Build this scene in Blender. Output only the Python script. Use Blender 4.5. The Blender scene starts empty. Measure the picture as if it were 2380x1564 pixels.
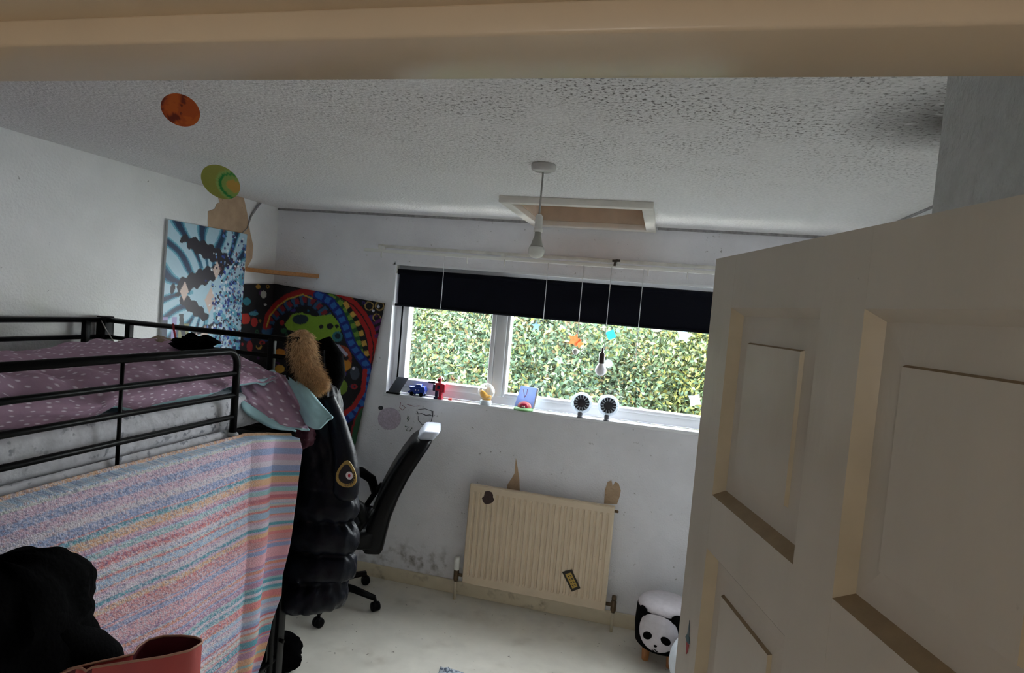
import bpy, bmesh, math, random
import numpy as np
from mathutils import Vector, Matrix, noise
random.seed(7); rng = np.random.default_rng(7)
S = bpy.context.scene
COL = S.collection
PI = math.pi

# ------------------------------------------------------------------ camera
IW, IH = 2380, 1564
FPX, YAW, PITCH, ROLL, CAMH = 1433.2, -0.2398, -0.0466, 0.0859, 1.86
D, XL, XR, HC = 3.73, -2.625, 0.98, 2.40           # back wall, left wall, right wall, ceiling height
fwd = Vector((math.sin(YAW)*math.cos(PITCH), math.cos(YAW)*math.cos(PITCH), math.sin(PITCH)))
r0 = Vector((math.cos(YAW), -math.sin(YAW), 0)); u0 = r0.cross(fwd)
cr, sr = math.cos(ROLL), math.sin(ROLL)
rt = cr*r0 + sr*u0; up = -sr*r0 + cr*u0
cam_d = bpy.data.cameras.new('camera'); cam = bpy.data.objects.new('camera', cam_d); COL.objects.link(cam)
cam.matrix_world = Matrix(((rt.x, up.x, -fwd.x, 0), (rt.y, up.y, -fwd.y, 0), (rt.z, up.z, -fwd.z, CAMH), (0, 0, 0, 1)))
cam_d.sensor_width = 36; cam_d.sensor_fit = 'HORIZONTAL'; cam_d.lens = FPX*36/IW; cam_d.clip_start = 0.02
S.camera = cam
CAM = Vector((0, 0, CAMH))
def ray(x, y): return rt*((x-IW/2)/FPX) - up*((y-IH/2)/FPX) + fwd
def atX(x, y, X): d = ray(x, y); return CAM + d*(X/d.x)
def atY(x, y, Y): d = ray(x, y); return CAM + d*(Y/d.y)
def atZ(x, y, Z): d = ray(x, y); return CAM + d*((Z-CAMH)/d.z)

# ------------------------------------------------------------------ sky, sun, exposure
w = bpy.data.worlds.new('World'); S.world = w; w.use_nodes = True
nt = w.node_tree; bg = nt.nodes['Background']
# bright hazy overcast: an even pale sky with faint cloud structure
tcw = nt.nodes.new('ShaderNodeTexCoord'); cn = nt.nodes.new('ShaderNodeTexNoise'); cn.inputs['Scale'].default_value = 2.5; cn.inputs['Detail'].default_value = 6
crw = nt.nodes.new('ShaderNodeValToRGB'); crw.color_ramp.elements[0].position = .35; crw.color_ramp.elements[1].position = .65
crw.color_ramp.elements[0].color = (.90, .92, 1.0, 1); crw.color_ramp.elements[1].color = (1, .985, 1, 1)
nt.links.new(tcw.outputs['Generated'], cn.inputs['Vector']); nt.links.new(cn.outputs[0], crw.inputs[0]); nt.links.new(crw.outputs[0], bg.inputs[0]); bg.inputs[1].default_value = 1.0
SUN = bpy.data.lights.new('sun', 'SUN'); SUN.energy = 1.0; SUN.angle = math.radians(1.0); SUN.color = (1, 0.95, 0.86)
so = bpy.data.objects.new('sun', SUN); COL.objects.link(so)
so.rotation_euler = Vector((0.75, 0.40, -0.80)).to_track_quat('-Z', 'Y').to_euler()
pl = bpy.data.lights.new('window_portal', 'AREA'); pl.shape = 'RECTANGLE'; pl.size = 2.34; pl.size_y = 0.84; pl.cycles.is_portal = True
po = bpy.data.objects.new('window_portal', pl); COL.objects.link(po); po.location = (-0.56, 3.895, 1.65); po.rotation_euler = (math.radians(-90), 0, 0)
S.view_settings.view_transform = 'Standard'; S.view_settings.look = 'None'; S.view_settings.gamma = 1
S.view_settings.use_curve_mapping = False; S.view_settings.exposure = 4.6
S.cycles.max_bounces = 12; S.cycles.diffuse_bounces = 8; S.cycles.transparent_max_bounces = 16
S.cycles.caustics_reflective = False; S.cycles.caustics_refractive = False; S.cycles.sample_clamp_indirect = 6

# ------------------------------------------------------------------ materials
def lin(c): return tuple(((v/255)/12.92 if v/255 <= 0.04045 else ((v/255+0.055)/1.055)**2.4) for v in c[:3])
MATS = {}
def M(name, rgb, rough=0.6, var=0.06, scale=25.0, bump=0.0, bscale=120.0, metal=0.0, spec=0.5, vcol=False, sheen=0.0, stretch=(1, 1, 1)):
    """procedural principled material: colour varied by noise, optional noise bump, optional vertex-print"""
    if name in MATS: return MATS[name]
    m = bpy.data.materials.new(name); m.use_nodes = True; t = m.node_tree; b = t.nodes['Principled BSDF']
    tc = t.nodes.new('ShaderNodeTexCoord'); mp = t.nodes.new('ShaderNodeMapping'); mp.inputs['Scale'].default_value = stretch
    t.links.new(tc.outputs['Object'], mp.inputs[0])
    n = t.nodes.new('ShaderNodeTexNoise'); n.inputs['Scale'].default_value = scale; n.inputs['Detail'].default_value = 5
    t.links.new(mp.outputs[0], n.inputs['Vector'])
    mx = t.nodes.new('ShaderNodeMix'); mx.data_type = 'RGBA'; mx.blend_type = 'MULTIPLY'; mx.inputs[0].default_value = 1.0
    rp = t.nodes.new('ShaderNodeValToRGB'); rp.color_ramp.elements[0].position = 0.3; rp.color_ramp.elements[1].position = 0.7
    v0 = 1-var*2; rp.color_ramp.elements[0].color = (v0, v0, v0, 1); rp.color_ramp.elements[1].color = (1, 1, 1, 1)
    t.links.new(n.outputs[0], rp.inputs[0])
    if vcol:
        a = t.nodes.new('ShaderNodeVertexColor'); a.layer_name = 'Col'; t.links.new(a.outputs[0], mx.inputs['A'])
    else: mx.inputs['A'].default_value = (*lin(rgb), 1)
    t.links.new(rp.outputs[0], mx.inputs['B']); t.links.new(mx.outputs['Result'], b.inputs['Base Color'])
    b.inputs['Roughness'].default_value = rough; b.inputs['Metallic'].default_value = metal; b.inputs['Specular IOR Level'].default_value = spec
    if sheen: b.inputs['Sheen Weight'].default_value = sheen
    if bump:
        n2 = t.nodes.new('ShaderNodeTexNoise'); n2.inputs['Scale'].default_value = bscale; n2.inputs['Detail'].default_value = 4
        t.links.new(mp.outputs[0], n2.inputs['Vector'])
        bp = t.nodes.new('ShaderNodeBump'); bp.inputs['Strength'].default_value = bump; bp.inputs['Distance'].default_value = 0.01
        t.links.new(n2.outputs[0], bp.inputs['Height']); t.links.new(bp.outputs[0], b.inputs['Normal'])
    MATS[name] = m; return m
def add_spots(m, rgb, scale, lo, hi, mask=None, nscale=6.0, nlo=0.45, nhi=0.6, strength=1.0):
    """lay small dirt specks or patches (voronoi/noise thresholds) of another colour over a material"""
    t = m.node_tree; b = t.nodes['Principled BSDF']; src = b.inputs['Base Color'].links[0].from_socket
    tc = t.nodes.new('ShaderNodeTexCoord')
    n = t.nodes.new('ShaderNodeTexNoise'); n.inputs['Scale'].default_value = scale; n.inputs['Detail'].default_value = 3; t.links.new(tc.outputs['Object'], n.inputs['Vector'])
    r = t.nodes.new('ShaderNodeMapRange'); r.inputs['From Min'].default_value = lo; r.inputs['From Max'].default_value = hi; r.inputs['To Max'].default_value = strength; t.links.new(n.outputs[0], r.inputs[0])
    n2 = t.nodes.new('ShaderNodeTexNoise'); n2.inputs['Scale'].default_value = nscale; t.links.new(tc.outputs['Object'], n2.inputs['Vector'])
    r2 = t.nodes.new('ShaderNodeMapRange'); r2.inputs['From Min'].default_value = nlo; r2.inputs['From Max'].default_value = nhi; t.links.new(n2.outputs[0], r2.inputs[0])
    mu = t.nodes.new('ShaderNodeMath'); mu.operation = 'MULTIPLY'; t.links.new(r.outputs[0], mu.inputs[0]); t.links.new(r2.outputs[0], mu.inputs[1])
    fac = mu.outputs[0]
    if mask:   # (centre, radius, softness): stain or painted shade confined to a blob of its own
        (cx, cy, cz), (rx, ry, rz), soft = mask
        mp = t.nodes.new('ShaderNodeMapping'); mp.vector_type = 'POINT'
        mp.inputs['Location'].default_value = (-cx/rx, -cy/ry, -cz/rz); mp.inputs['Scale'].default_value = (1/rx, 1/ry, 1/rz)
        t.links.new(tc.outputs['Object'], mp.inputs[0])
        ln = t.nodes.new('ShaderNodeVectorMath'); ln.operation = 'LENGTH'; t.links.new(mp.outputs[0], ln.inputs[0])
        r3 = t.nodes.new('ShaderNodeMapRange'); r3.inputs['From Min'].default_value = 1; r3.inputs['From Max'].default_value = 1-soft; t.links.new(ln.outputs['Value'], r3.inputs[0])
        m2 = t.nodes.new('ShaderNodeMath'); m2.operation = 'MULTIPLY'; t.links.new(fac, m2.inputs[0]); t.links.new(r3.outputs[0], m2.inputs[1]); fac = m2.outputs[0]
    mx = t.nodes.new('ShaderNodeMix'); mx.data_type = 'RGBA'; t.links.new(fac, mx.inputs[0]); t.links.new(src, mx.inputs['A']); mx.inputs['B'].default_value = (*lin(rgb), 1)
    t.links.new(mx.outputs['Result'], b.inputs['Base Color']); return m

wall_m = M('white_wall_paint', (238, 239, 240), 0.75, 0.04, 8, 0.35, 90)
wallL_m = M('white_wall_paint_left', (240, 241, 240), 0.75, 0.04, 6, 0.35, 90)
wallB_m = M('white_wall_paint_window', (238, 238, 243), 0.75, 0.05, 5, 0.3, 110)
add_spots(wallB_m, (120, 115, 110), 45, 0.66, 0.72, None, 9, 0.5, 0.62, 0.6)
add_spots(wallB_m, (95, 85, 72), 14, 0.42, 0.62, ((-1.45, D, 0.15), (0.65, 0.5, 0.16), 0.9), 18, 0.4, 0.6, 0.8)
add_spots(wallL_m, (196, 205, 176), 3.0, 0.35, 0.7, ((XL, 1.9, 1.62), (0.5, 0.9, 0.35), 0.9), 4, 0.3, 0.5, 0.55)
add_spots(wallL_m, (110, 108, 100), 40, 0.70, 0.74, None, 7, 0.5, 0.62, 0.6)
closet_m = M('rough_white_plaster', (205, 207, 207), 0.85, 0.07, 30, 0.8, 70)
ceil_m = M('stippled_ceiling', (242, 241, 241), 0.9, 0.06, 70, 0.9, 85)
add_spots(ceil_m, (70, 64, 58), 95, 0.53, 0.66, ((0.0, 1.4, HC), (1.9, 1.6, 1), 0.85), 6, 0.32, 0.58, 0.9)
add_spots(ceil_m, (140, 134, 128), 130, 0.56, 0.7, ((-1.4, 1.6, HC), (2.2, 1.9, 1), 0.9), 4, 0.4, 0.6, 0.6)
add_spots(ceil_m, (52, 44, 38), 18, 0.15, 0.42, ((0.66, 1.70, HC), (0.29, 0.30, 1), 0.95), 9, 0.15, 0.35, 1.0)  # grime plus the recess shade, painted into the ceiling colour
floor_m = M('pale_vinyl_floor', (228, 224, 213), 0.55, 0.06, 7, 0.06, 60)
add_spots(floor_m, (95, 88, 76), 34, 0.68, 0.73, None, 7, 0.42, 0.55, 0.9)
add_spots(floor_m, (150, 138, 118), 5, 0.5, 0.75, None, 9, 0.4, 0.7, 0.5)
gloss_cream = M('cream_gloss_paint', (224, 212, 186), 0.38, 0.05, 10, 0.08, 60)
add_spots(gloss_cream, (120, 98, 66), 9, 0.56, 0.72, None, 30, 0.4, 0.6, 0.7)
lintel_m = M('cream_gloss_lintel', (224, 208, 184), 0.35, 0.05, 6, 0.05, 30)
door_m = M('cream_door_paint', (204, 197, 184), 0.42, 0.05, 7, 0.12, 40, stretch=(1, 1, 0.3))
add_spots(door_m, (150, 138, 116), 5, 0.48, 0.72, None, 3, 0.35, 0.7, 0.55)
add_spots(door_m, (60, 50, 40), 55, 0.74, 0.77, None, 6, 0.5, 0.6, 0.9)
door_edge_m = M('yellowed_moulding_paint', (204, 190, 164), 0.30, 0.08, 14, 0.05, 40)
door_grime_m = M('grimy_moulding_ledge', (150, 128, 98), 0.6, 0.1, 40, 0.1, 80)
upvc = M('white_upvc', (236, 238, 242), 0.35, 0.02, 5)
black_metal = M('black_powder_coat', (6, 6, 7), 0.38, 0.08, 60, 0.05, 200, spec=0.12)
navy_blind = M('navy_blackout_fabric', (13, 15, 26), 0.75, 0.05, 60, 0.1, 400, spec=0.12)
wood_raw = M('raw_pine', (196, 138, 84), 0.6, 0.16, 14, 0.1, 60, stretch=(1, 9, 9))
ply_m = M('plywood_hatch', (196, 138, 90), 0.7, 0.12, 9, 0.05, 60, stretch=(1, 5, 1))
hatch_m = M('white_hatch_paint', (226, 222, 214), 0.6, 0.05, 12, 0.05, 50)
white_plastic = M('white_plastic', (232, 232, 228), 0.3, 0.02, 10)
cord_m = M('white_cord', (226, 228, 232), 0.7, 0.04, 50)
rad_m = M('cream_radiator_enamel', (220, 201, 174), 0.35, 0.04, 9, 0.03, 50)
add_spots(rad_m, (96, 66, 44), 60, 0.72, 0.76, None, 6, 0.48, 0.6, 0.8)
pipe_m = M('cream_painted_pipe', (206, 194, 168), 0.4, 0.06, 30)
brass_m = M('grimy_valve_metal', (120, 100, 78), 0.4, 0.2, 60, metal=0.7)
plaster_m = M('bare_tan_plaster', (196, 168, 138), 0.9, 0.1, 16, 0.3, 60)
add_spots(plaster_m, (110, 84, 62), 60, 0.68, 0.74, None, 8, 0.4, 0.6, 0.8)
black_cloth = M('black_cloth', (3, 3, 4), 0.85, 0.2, 18, 0.3, 90, spec=0.03)
black_nylon = M('black_quilted_nylon', (5, 10, 24), 0.42, 0.2, 20, 0.15, 60, spec=.20)
black_plastic = M('black_plastic', (6, 6, 7), 0.42, 0.1, 40, spec=0.12)
leather_m = M('black_leatherette', (4, 5, 8), 0.36, 0.12, 40, 0.12, 160, spec=.18)
print_m = M('printed_surface', (255, 255, 255), 0.45, 0.02, 40, vcol=True)
cloth_print_m = M('printed_cloth', (255, 255, 255), 0.8, 0.05, 60, 0.1, 300, vcol=True)
knit_m = M('knitted_wool', (255, 255, 255), 0.95, 0.06, 260, 0.7, 240, vcol=True)
leaf_m = M('leaf', (255, 255, 255), 0.6, 0.1, 30, vcol=True, spec=0.12)
bark_m = M('bark', (96, 84, 68), 0.9, 0.2, 12, 0.6, 30, stretch=(1, 1, 0.25))

def glass_mat(name, tint=(0.93, 0.96, 0.95), gl=0.06):
    m = bpy.data.materials.new(name); m.use_nodes = True; t = m.node_tree; t.nodes.clear()
    o = t.nodes.new('ShaderNodeOutputMaterial'); mx = t.nodes.new('ShaderNodeMixShader'); tr = t.nodes.new('ShaderNodeBsdfTransparent'); g = t.nodes.new('ShaderNodeBsdfGlossy')
    fr = t.nodes.new('ShaderNodeFresnel'); ge = t.nodes.new('ShaderNodeNewGeometry'); mr = t.nodes.new('ShaderNodeMapRange')
    mr.inputs['To Min'].default_value = 1.45; mr.inputs['To Max'].default_value = 1/1.45      # thin sheet: same reflectance from both faces
    t.links.new(ge.outputs['Backfacing'], mr.inputs[0]); t.links.new(mr.outputs[0], fr.inputs[0])
    tr.inputs[0].default_value = (*tint, 1); g.inputs['Roughness'].default_value = 0.01
    t.links.new(fr.outputs[0], mx.inputs[0]); t.links.new(tr.outputs[0], mx.inputs[1]); t.links.new(g.outputs[0], mx.inputs[2]); t.links.new(mx.outputs[0], o.inputs[0]); return m
def shell_mat(name, rgb, amt):
    m = glass_mat(name, (.94, .96, .97)); t = m.node_tree; o = [n for n in t.nodes if n.type == 'OUTPUT_MATERIAL'][0]; src = o.inputs[0].links[0].from_socket
    lw = t.nodes.new('ShaderNodeLayerWeight'); lw.inputs[0].default_value = .55; df = t.nodes.new('ShaderNodeBsdfDiffuse'); df.inputs[0].default_value = (*lin(rgb), 1); mx = t.nodes.new('ShaderNodeMixShader')
    mu = t.nodes.new('ShaderNodeMath'); mu.operation = 'MULTIPLY'; mu.inputs[1].default_value = amt; t.links.new(lw.outputs['Facing'], mu.inputs[0]); t.links.new(mu.outputs[0], mx.inputs[0]); t.links.new(src, mx.inputs[1]); t.links.new(df.outputs[0], mx.inputs[2]); t.links.new(mx.outputs[0], o.inputs[0]); return m
globe_m = shell_mat('clear_globe_plastic', (230, 238, 244), .5)
glass_m = glass_mat('window_glass'); clear_m = glass_mat('clear_plastic', (0.9, 0.94, 0.96))
def emis_mat(name, rgb, s):
    m = M(name, rgb, 0.4, 0.01); b = m.node_tree.nodes['Principled BSDF']; b.inputs['Emission Color'].default_value = (*lin(rgb), 1); b.inputs['Emission Strength'].default_value = s; return m

def translucent(m, amt):
    t = m.node_tree; b = t.nodes['Principled BSDF']; o = t.nodes['Material Output']; tl = t.nodes.new('ShaderNodeBsdfTranslucent'); mx = t.nodes.new('ShaderNodeMixShader'); mx.inputs[0].default_value = amt
    t.links.new(b.inputs['Base Color'].links[0].from_socket, tl.inputs[0]); t.links.new(b.outputs[0], mx.inputs[1]); t.links.new(tl.outputs[0], mx.inputs[2]); t.links.new(mx.outputs[0], o.inputs[0]); return m
# ------------------------------------------------------------------ mesh helpers
class T:
    """a thing: an Empty at its base; parts are given in world space (or local if rot is set)"""
    def __init__(s, name, label, cat, loc=(0, 0, 0), rotz=None, group=None, kind=None):
        s.o = bpy.data.objects.new(name, None); COL.objects.link(s.o); s.o.empty_display_size = 0.1
        s.loc = Vector(loc); s.o.location = loc; s.world = rotz is None
        if rotz is not None: s.o.rotation_euler = (0, 0, rotz)
        tagp(s.o, label, cat, group, kind); s.root = s
def tagp(o, label=None, cat=None, group=None, kind=None):
    if label: o['label'] = label
    if cat: o['category'] = cat
    if group: o['group'] = group
    if kind: o['kind'] = kind
class Part:
    def __init__(s, o, root): s.o = o; s.root = root
def mesh(name, V, F, mat, par=None, smooth=False, col=None, uv=None, label=None, cat=None, group=None, kind=None, cast=None, bevel=0, mats=None, midx=None):
    me = bpy.data.meshes.new(name); V = np.asarray(V, dtype=np.float64).reshape(-1, 3)
    root = par.root if par else None
    if root is not None and root.world: V = V - np.array(root.loc)
    me.from_pydata(V.tolist() if not isinstance(F, np.ndarray) else [tuple(v) for v in V], [], F.tolist() if isinstance(F, np.ndarray) else F)
    if smooth: me.polygons.foreach_set('use_smooth', [True]*len(me.polygons))
    if col is not None:
        ca = me.color_attributes.new('Col', 'FLOAT_COLOR', 'POINT'); c = np.ones((len(V), 4)); c[:, :3] = col; ca.data.foreach_set('color', c.ravel())
    if uv is not None:
        ul = me.uv_layers.new(name='UVMap'); li = np.empty(len(me.loops), dtype=np.int32); me.loops.foreach_get('vertex_index', li)
        ul.data.foreach_set('uv', np.asarray(uv)[li].ravel())
    for mm in (mats or [mat]): me.materials.append(mm)
    if midx is not None: me.polygons.foreach_set('material_index', midx)
    me.update()
    o = bpy.data.objects.new(name, me); COL.objects.link(o)
    if par: o.parent = par.o
    if bevel:
        b = o.modifiers.new('bevel', 'BEVEL'); b.width = bevel; b.segments = 2; b.limit_method = 'ANGLE'
        me.polygons.foreach_set('use_smooth', [True]*len(me.polygons))
    tagp(o, label, cat, group, kind)
    p = Part(o, root); 
    if root is None: p.root = _W(o)
    return p
class _W:
    world = True; loc = Vector((0, 0, 0))
    def __init__(s, o): s.o = o
CUBE = [(0, 1, 3, 2), (4, 6, 7, 5), (0, 4, 5, 1), (2, 3, 7, 6), (0, 2, 6, 4), (1, 5, 7, 3)]
def bv(x0, x1, y0, y1, z0, z1): return [(x, y, z) for x in (x0, x1) for y in (y0, y1) for z in (z0, z1)]
def boxes(name, L, mat, par=None, **k):
    V = []; F = []
    for b in L:
        n = len(V); V += bv(*b); F += [tuple(i+n for i in f) for f in CUBE]
    return mesh(name, V, F, mat, par, **k)
def box(name, b, mat, par=None, **k): return boxes(name, [b], mat, par, **k)
def frame_of(d):
    d = d.normalized(); a = Vector((0, 0, 1)) if abs(d.z) < 0.9 else Vector((1, 0, 0)); u = d.cross(a).normalized(); return u, d.cross(u).normalized()
def tubeVF(pts, r, seg=8, caps=True, off=0):
    pts = [Vector(p) for p in pts]; n = len(pts); V = []; F = []
    rr = r if isinstance(r, (list, tuple)) else [r]*n
    u = None
    for i, p in enumerate(pts):
        d = (pts[min(i+1, n-1)] - pts[max(i-1, 0)])
        if u is None: u, v = frame_of(d)
        else:
            d = d.normalized(); u = (u - d*u.dot(d)); u = u.normalized() if u.length > 1e-6 else frame_of(d)[0]; v = d.cross(u)
        for k in range(seg):
            a = 2*PI*k/seg; V.append(p + (u*math.cos(a) + v*math.sin(a))*rr[i])
    for i in range(n-1):
        for k in range(seg): F.append((off+i*seg+k, off+i*seg+(k+1) % seg, off+(i+1)*seg+(k+1) % seg, off+(i+1)*seg+k))
    if caps: F.append(tuple(off+k for k in range(seg))[::-1]); F.append(tuple(off+(n-1)*seg+k for k in range(seg)))
    return V, F
def tube(name, pts, r, mat, par=None, seg=8, smooth=True, **k):
    V, F = tubeVF(pts, r, seg); return mesh(name, V, F, mat, par, smooth=smooth, **k)
def tubes(name, L, mat, par=None, seg=8, **k):
    V = []; F = []
    for pts, r in L:
        v, f = tubeVF(pts, r, seg, True, len(V)); V += v; F += f
    return mesh(name, V, F, mat, par, smooth=True, **k)
def lathe(name, prof, c, mat, par=None, seg=24, axis=(0, 0, 1), **k):
    """prof: (radius, height along axis)"""
    a = Vector(axis).normalized(); u, v = frame_of(a); c = Vector(c); V = []; F = []
    for r, h in prof:
        for j in range(seg):
            t = 2*PI*j/seg; V.append(c + a*h + (u*math.cos(t) + v*math.sin(t))*max(r, 1e-5))
    for i in range(len(prof)-1):
        for j in range(seg): F.append((i*seg+j, (i+1)*seg+j, (i+1)*seg+(j+1) % seg, i*seg+(j+1) % seg))
    F.append(tuple(range(seg))); F.append(tuple((len(prof)-1)*seg+j for j in range(seg))[::-1])
    k.setdefault('smooth', True)
    return mesh(name, V, F, mat, par, **k)
def grid(name, fn, nu, nv, mat, par=None, colfn=None, closed=False, flip=False, **k):
    V = []; UV = []
    for i in range(nu+1):
        for j in range(nv+1): V.append(fn(i/nu, j/nv)); UV.append((i/nu, j/nv))
    F = []
    for i in range(nu):
        for j in range(nv):
            a, b, c, d = i*(nv+1)+j, (i+1)*(nv+1)+j, (i+1)*(nv+1)+j+1, i*(nv+1)+j+1
            F.append((a, d, c, b) if flip else (a, b, c, d))
    k.setdefault('smooth', True)
    return mesh(name, V, F, mat, par, uv=k.pop('uv', UV), **k)
def slab(name, poly, thick, nrm, mat, par=None, **k):
    """polygon (world points) extruded by thick along nrm"""
    n = len(poly); nv = Vector(nrm).normalized()*thick; V = [Vector(p) for p in poly] + [Vector(p)+nv for p in poly]
    F = [tuple(range(n)), tuple(range(2*n-1, n-1, -1))] + [(i, i+n, (i+1) % n+n, (i+1) % n) for i in range(n)]
    p = mesh(name, V, F, mat, par, **k)
    bm = bmesh.new(); bm.from_mesh(p.o.data); bmesh.ops.recalc_face_normals(bm, faces=bm.faces); bm.to_mesh(p.o.data); bm.free(); return p
def solid(p, t, offset=-1):
    m = p.o.modifiers.new('thickness', 'SOLIDIFY'); m.thickness = t; m.offset = offset; return p
def sphereVF(c, r, nu=20, nv=12, off=0):
    c = Vector(c); r = r if isinstance(r, (tuple, list)) else (r, r, r); V = []; F = []
    for i in range(nv+1):
        th = PI*i/nv
        for j in range(nu):
            ph = 2*PI*j/nu; V.append(c + Vector((r[0]*math.sin(th)*math.cos(ph), r[1]*math.sin(th)*math.sin(ph), r[2]*math.cos(th))))
    for i in range(nv):
        for j in range(nu): F.append((off+i*nu+j, off+(i+1)*nu+j, off+(i+1)*nu+(j+1) % nu, off+i*nu+(j+1) % nu))
    return V, F
def ball(name, c, r, mat, par=None, nu=20, nv=12, **k):
    V, F = sphereVF(c, r, nu, nv); k.setdefault('smooth', True); return mesh(name, V, F, mat, par, **k)
def fb(x, y, z=0.0, s=1.0): return noise.fractal(Vector((x*s, y*s, z*s)), 1.0, 2.0, 3)
def cubic(a, b, t): return a + (b-a)*(t*t*(3-2*t))
def interp(t, pts):
    xs = [p[0] for p in pts]; return float(np.interp(t, xs, [p[1] for p in pts]))

# ================================================================== SETTING
box('floor', (XL-.15, XR+.15, .24, D+.02, -.1, 0), floor_m, kind='structure')
box('floor_hall', (-1.3, 1.2, -1.7, .24, -.1, 0), M('hall_carpet', (150, 138, 122), .95, .1, 80, .3, 300), kind='structure')
# ceiling with the loft opening left out
HX0, HX1, HY0, HY1 = -.79, -.15, 2.97, 3.66
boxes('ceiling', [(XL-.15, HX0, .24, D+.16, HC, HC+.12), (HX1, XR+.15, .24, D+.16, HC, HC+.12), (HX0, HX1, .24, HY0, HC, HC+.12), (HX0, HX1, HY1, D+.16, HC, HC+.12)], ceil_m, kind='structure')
box('ceiling_hall', (-1.3, 1.2, -1.7, .24, HC, HC+.1), M('hall_ceiling_paint', (225, 220, 210), .8), kind='structure')
WX0, WX1, WZ0, WZ1 = -1.742, .62, 1.215, 2.085
wb = boxes('wall_back', [(XL-.15, WX0, D, D+.16, -.1, HC), (WX1, XR+.15, D, D+.16, -.1, HC), (WX0, WX1, D, D+.16, -.1, WZ0), (WX0, WX1, D, D+.16, WZ1, HC)], wallB_m, kind='structure')
wl = box('wall_left', (XL-.15, XL, .24, D, -.1, HC), wallL_m, kind='structure')
wr = box('wall_right', (XR, XR+.15, .24, D, -.1, HC), wall_m, kind='structure')
OX0, OX1, OZ = -.50, .345, 2.02
wf = boxes('wall_front', [(XL-.15, OX0, .24, .345, -.1, HC), (OX1, XR+.15, .24, .345, -.1, HC), (OX0, OX1, .24, .345, OZ, HC)], wall_m, kind='structure')
box('wall_closet', (.45, XR, .345, 1.275, 0, HC), closet_m, kind='structure')
boxes('wall_hall', [(-1.4, -1.3, -1.7, .24, -.1, HC), (1.2, 1.3, -1.7, .24, -.1, HC), (-1.4, 1.3, -1.8, -1.7, -.1, HC)], M('hall_wall_paint', (214, 204, 186), .8, .04, 6), kind='structure')
# door frame: lining with a stop, seen from below
fr = T('trim_1', None, None, (OX1, .24, 0), kind='structure')
boxes('lining', [(OX0, OX0+.015, .22, .347, 0, OZ), (OX1-.012, OX1, .22, .347, 0, OZ), (OX0, OX1, .12, .347, 2.005, OZ)], lintel_m, fr)
boxes('door_stop', [(OX0+.015, OX1-.012, .29, .347, 1.99, 2.006)], lintel_m, fr, bevel=.002)
boxes('architrave', [(OX0-.07, OX0, .20, .24, 0, OZ+.07), (OX1, OX1+.07, .20, .24, 0, OZ+.07), (OX0, OX1, .12, .24, OZ, OZ+.08)], lintel_m, fr, bevel=.004)
# skirting along the window wall and left wall
box('baseboard_back', (XL, XR, D-.018, D, 0, .085), gloss_cream, kind='structure', bevel=.004)
box('baseboard_left', (XL, XL+.016, .345, D-.018, 0, .085), gloss_cream, kind='structure', bevel=.004)
box('baseboard_right', (XR-.016, XR, 1.275, D-.018, 0, .085), gloss_cream, kind='structure', bevel=.004)
# grey strips painting in the shadow line and crack above the window wall
crack_m = M('grey_crack_line', (176, 174, 176), .9, .2, 40, .3, 90)
box('trim_2', (XL, HX0-.06, D-.012, D, HC-.014, HC), crack_m, kind='structure')
box('trim_3', (HX1+.06, XR, D-.012, D, HC-.014, HC), crack_m, kind='structure')
tube('trim_4', [(XR-.004, y, HC-.004) for y in (1.3, 2.0, 2.7, 3.3, D-.02)], .006, crack_m, kind='structure')
# loose strip of paper tape in the left corner
tube('trim_5', [atX(609, 470, XL+.006), atX(600, 478, XL+.012), atX(590, 492, XL+.012), atX(583, 503, XL+.008), atX(575, 530, XL+.005), atX(560, 545, XL+.004)], [.003, .007, .007, .006, .003, .002], crack_m, kind='structure')

# bare plaster patches (paint has come away)
def wallpoly(name, pts, plane, par, mat, th=.0015, **k):
    if plane == 'L': P = [atX(x, y, XL+.0008) for x, y in pts]; nr = (1, 0, 0)
    else: P = [atY(x, y, D-.0008) for x, y in pts]; nr = (0, -1, 0)
    return slab(name, P, th, nr, mat, par, **k)
wallpoly('bare_plaster_patch', [(483, 491), (499, 485), (503, 474), (511, 470), (505, 455), (512, 430), (545, 430), (558, 448), (566, 458), (575, 500), (581, 540), (588, 570), (586, 600), (574, 622), (566, 632), (552, 640), (505, 560), (483, 560)], 'L', wl, plaster_m)
wallpoly('bare_plaster_patch', [(1199, 1064), (1203, 1085), (1207, 1112), (1208, 1140), (1178, 1136), (1180, 1125), (1189, 1112), (1196, 1100)], 'B', wb, plaster_m)
wallpoly('bare_plaster_patch', [(1404, 1170), (1406, 1140), (1412, 1120), (1421, 1116), (1424, 1130), (1430, 1119), (1438, 1124), (1443, 1140), (1440, 1155), (1434, 1172)], 'B', wb, plaster_m)
# felt-pen doodles under the window
def stroke(name, pts, r, mat, par): return tube(name, [atY(x, y, D-.001) for x, y in pts], r, mat, par, seg=5)
pen_purple = M('purple_crayon', (218, 205, 222), .8, .15, 120); pen_dark = M('black_pen', (60, 60, 68), .7, .1); pen_green = M('green_pen', (96, 120, 104), .8, .2); pen_red = M('red_pen', (170, 110, 116), .8, .2)
wallpoly('crayon_disc', [(905+27*math.cos(a*PI/9), 973+26*math.sin(a*PI/9)) for a in range(18)], 'B', wb, pen_purple, .0006)
wallpoly('pen_blot', [(885+6*math.cos(a*PI/5), 948+5*math.sin(a*PI/5)) for a in range(10)], 'B', wb, pen_dark, .0006)
stroke('pen_doodle', [(969, 955), (972, 962), (980, 961), (990, 965), (1000, 964), (1006, 968), (1006, 955)], .0028, pen_dark, wb)
stroke('pen_doodle', [(972, 966), (972, 976), (980, 986), (992, 988), (1002, 980), (1005, 968), (1003, 955), (988, 950), (972, 952)], .0018, pen_dark, wb)
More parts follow.
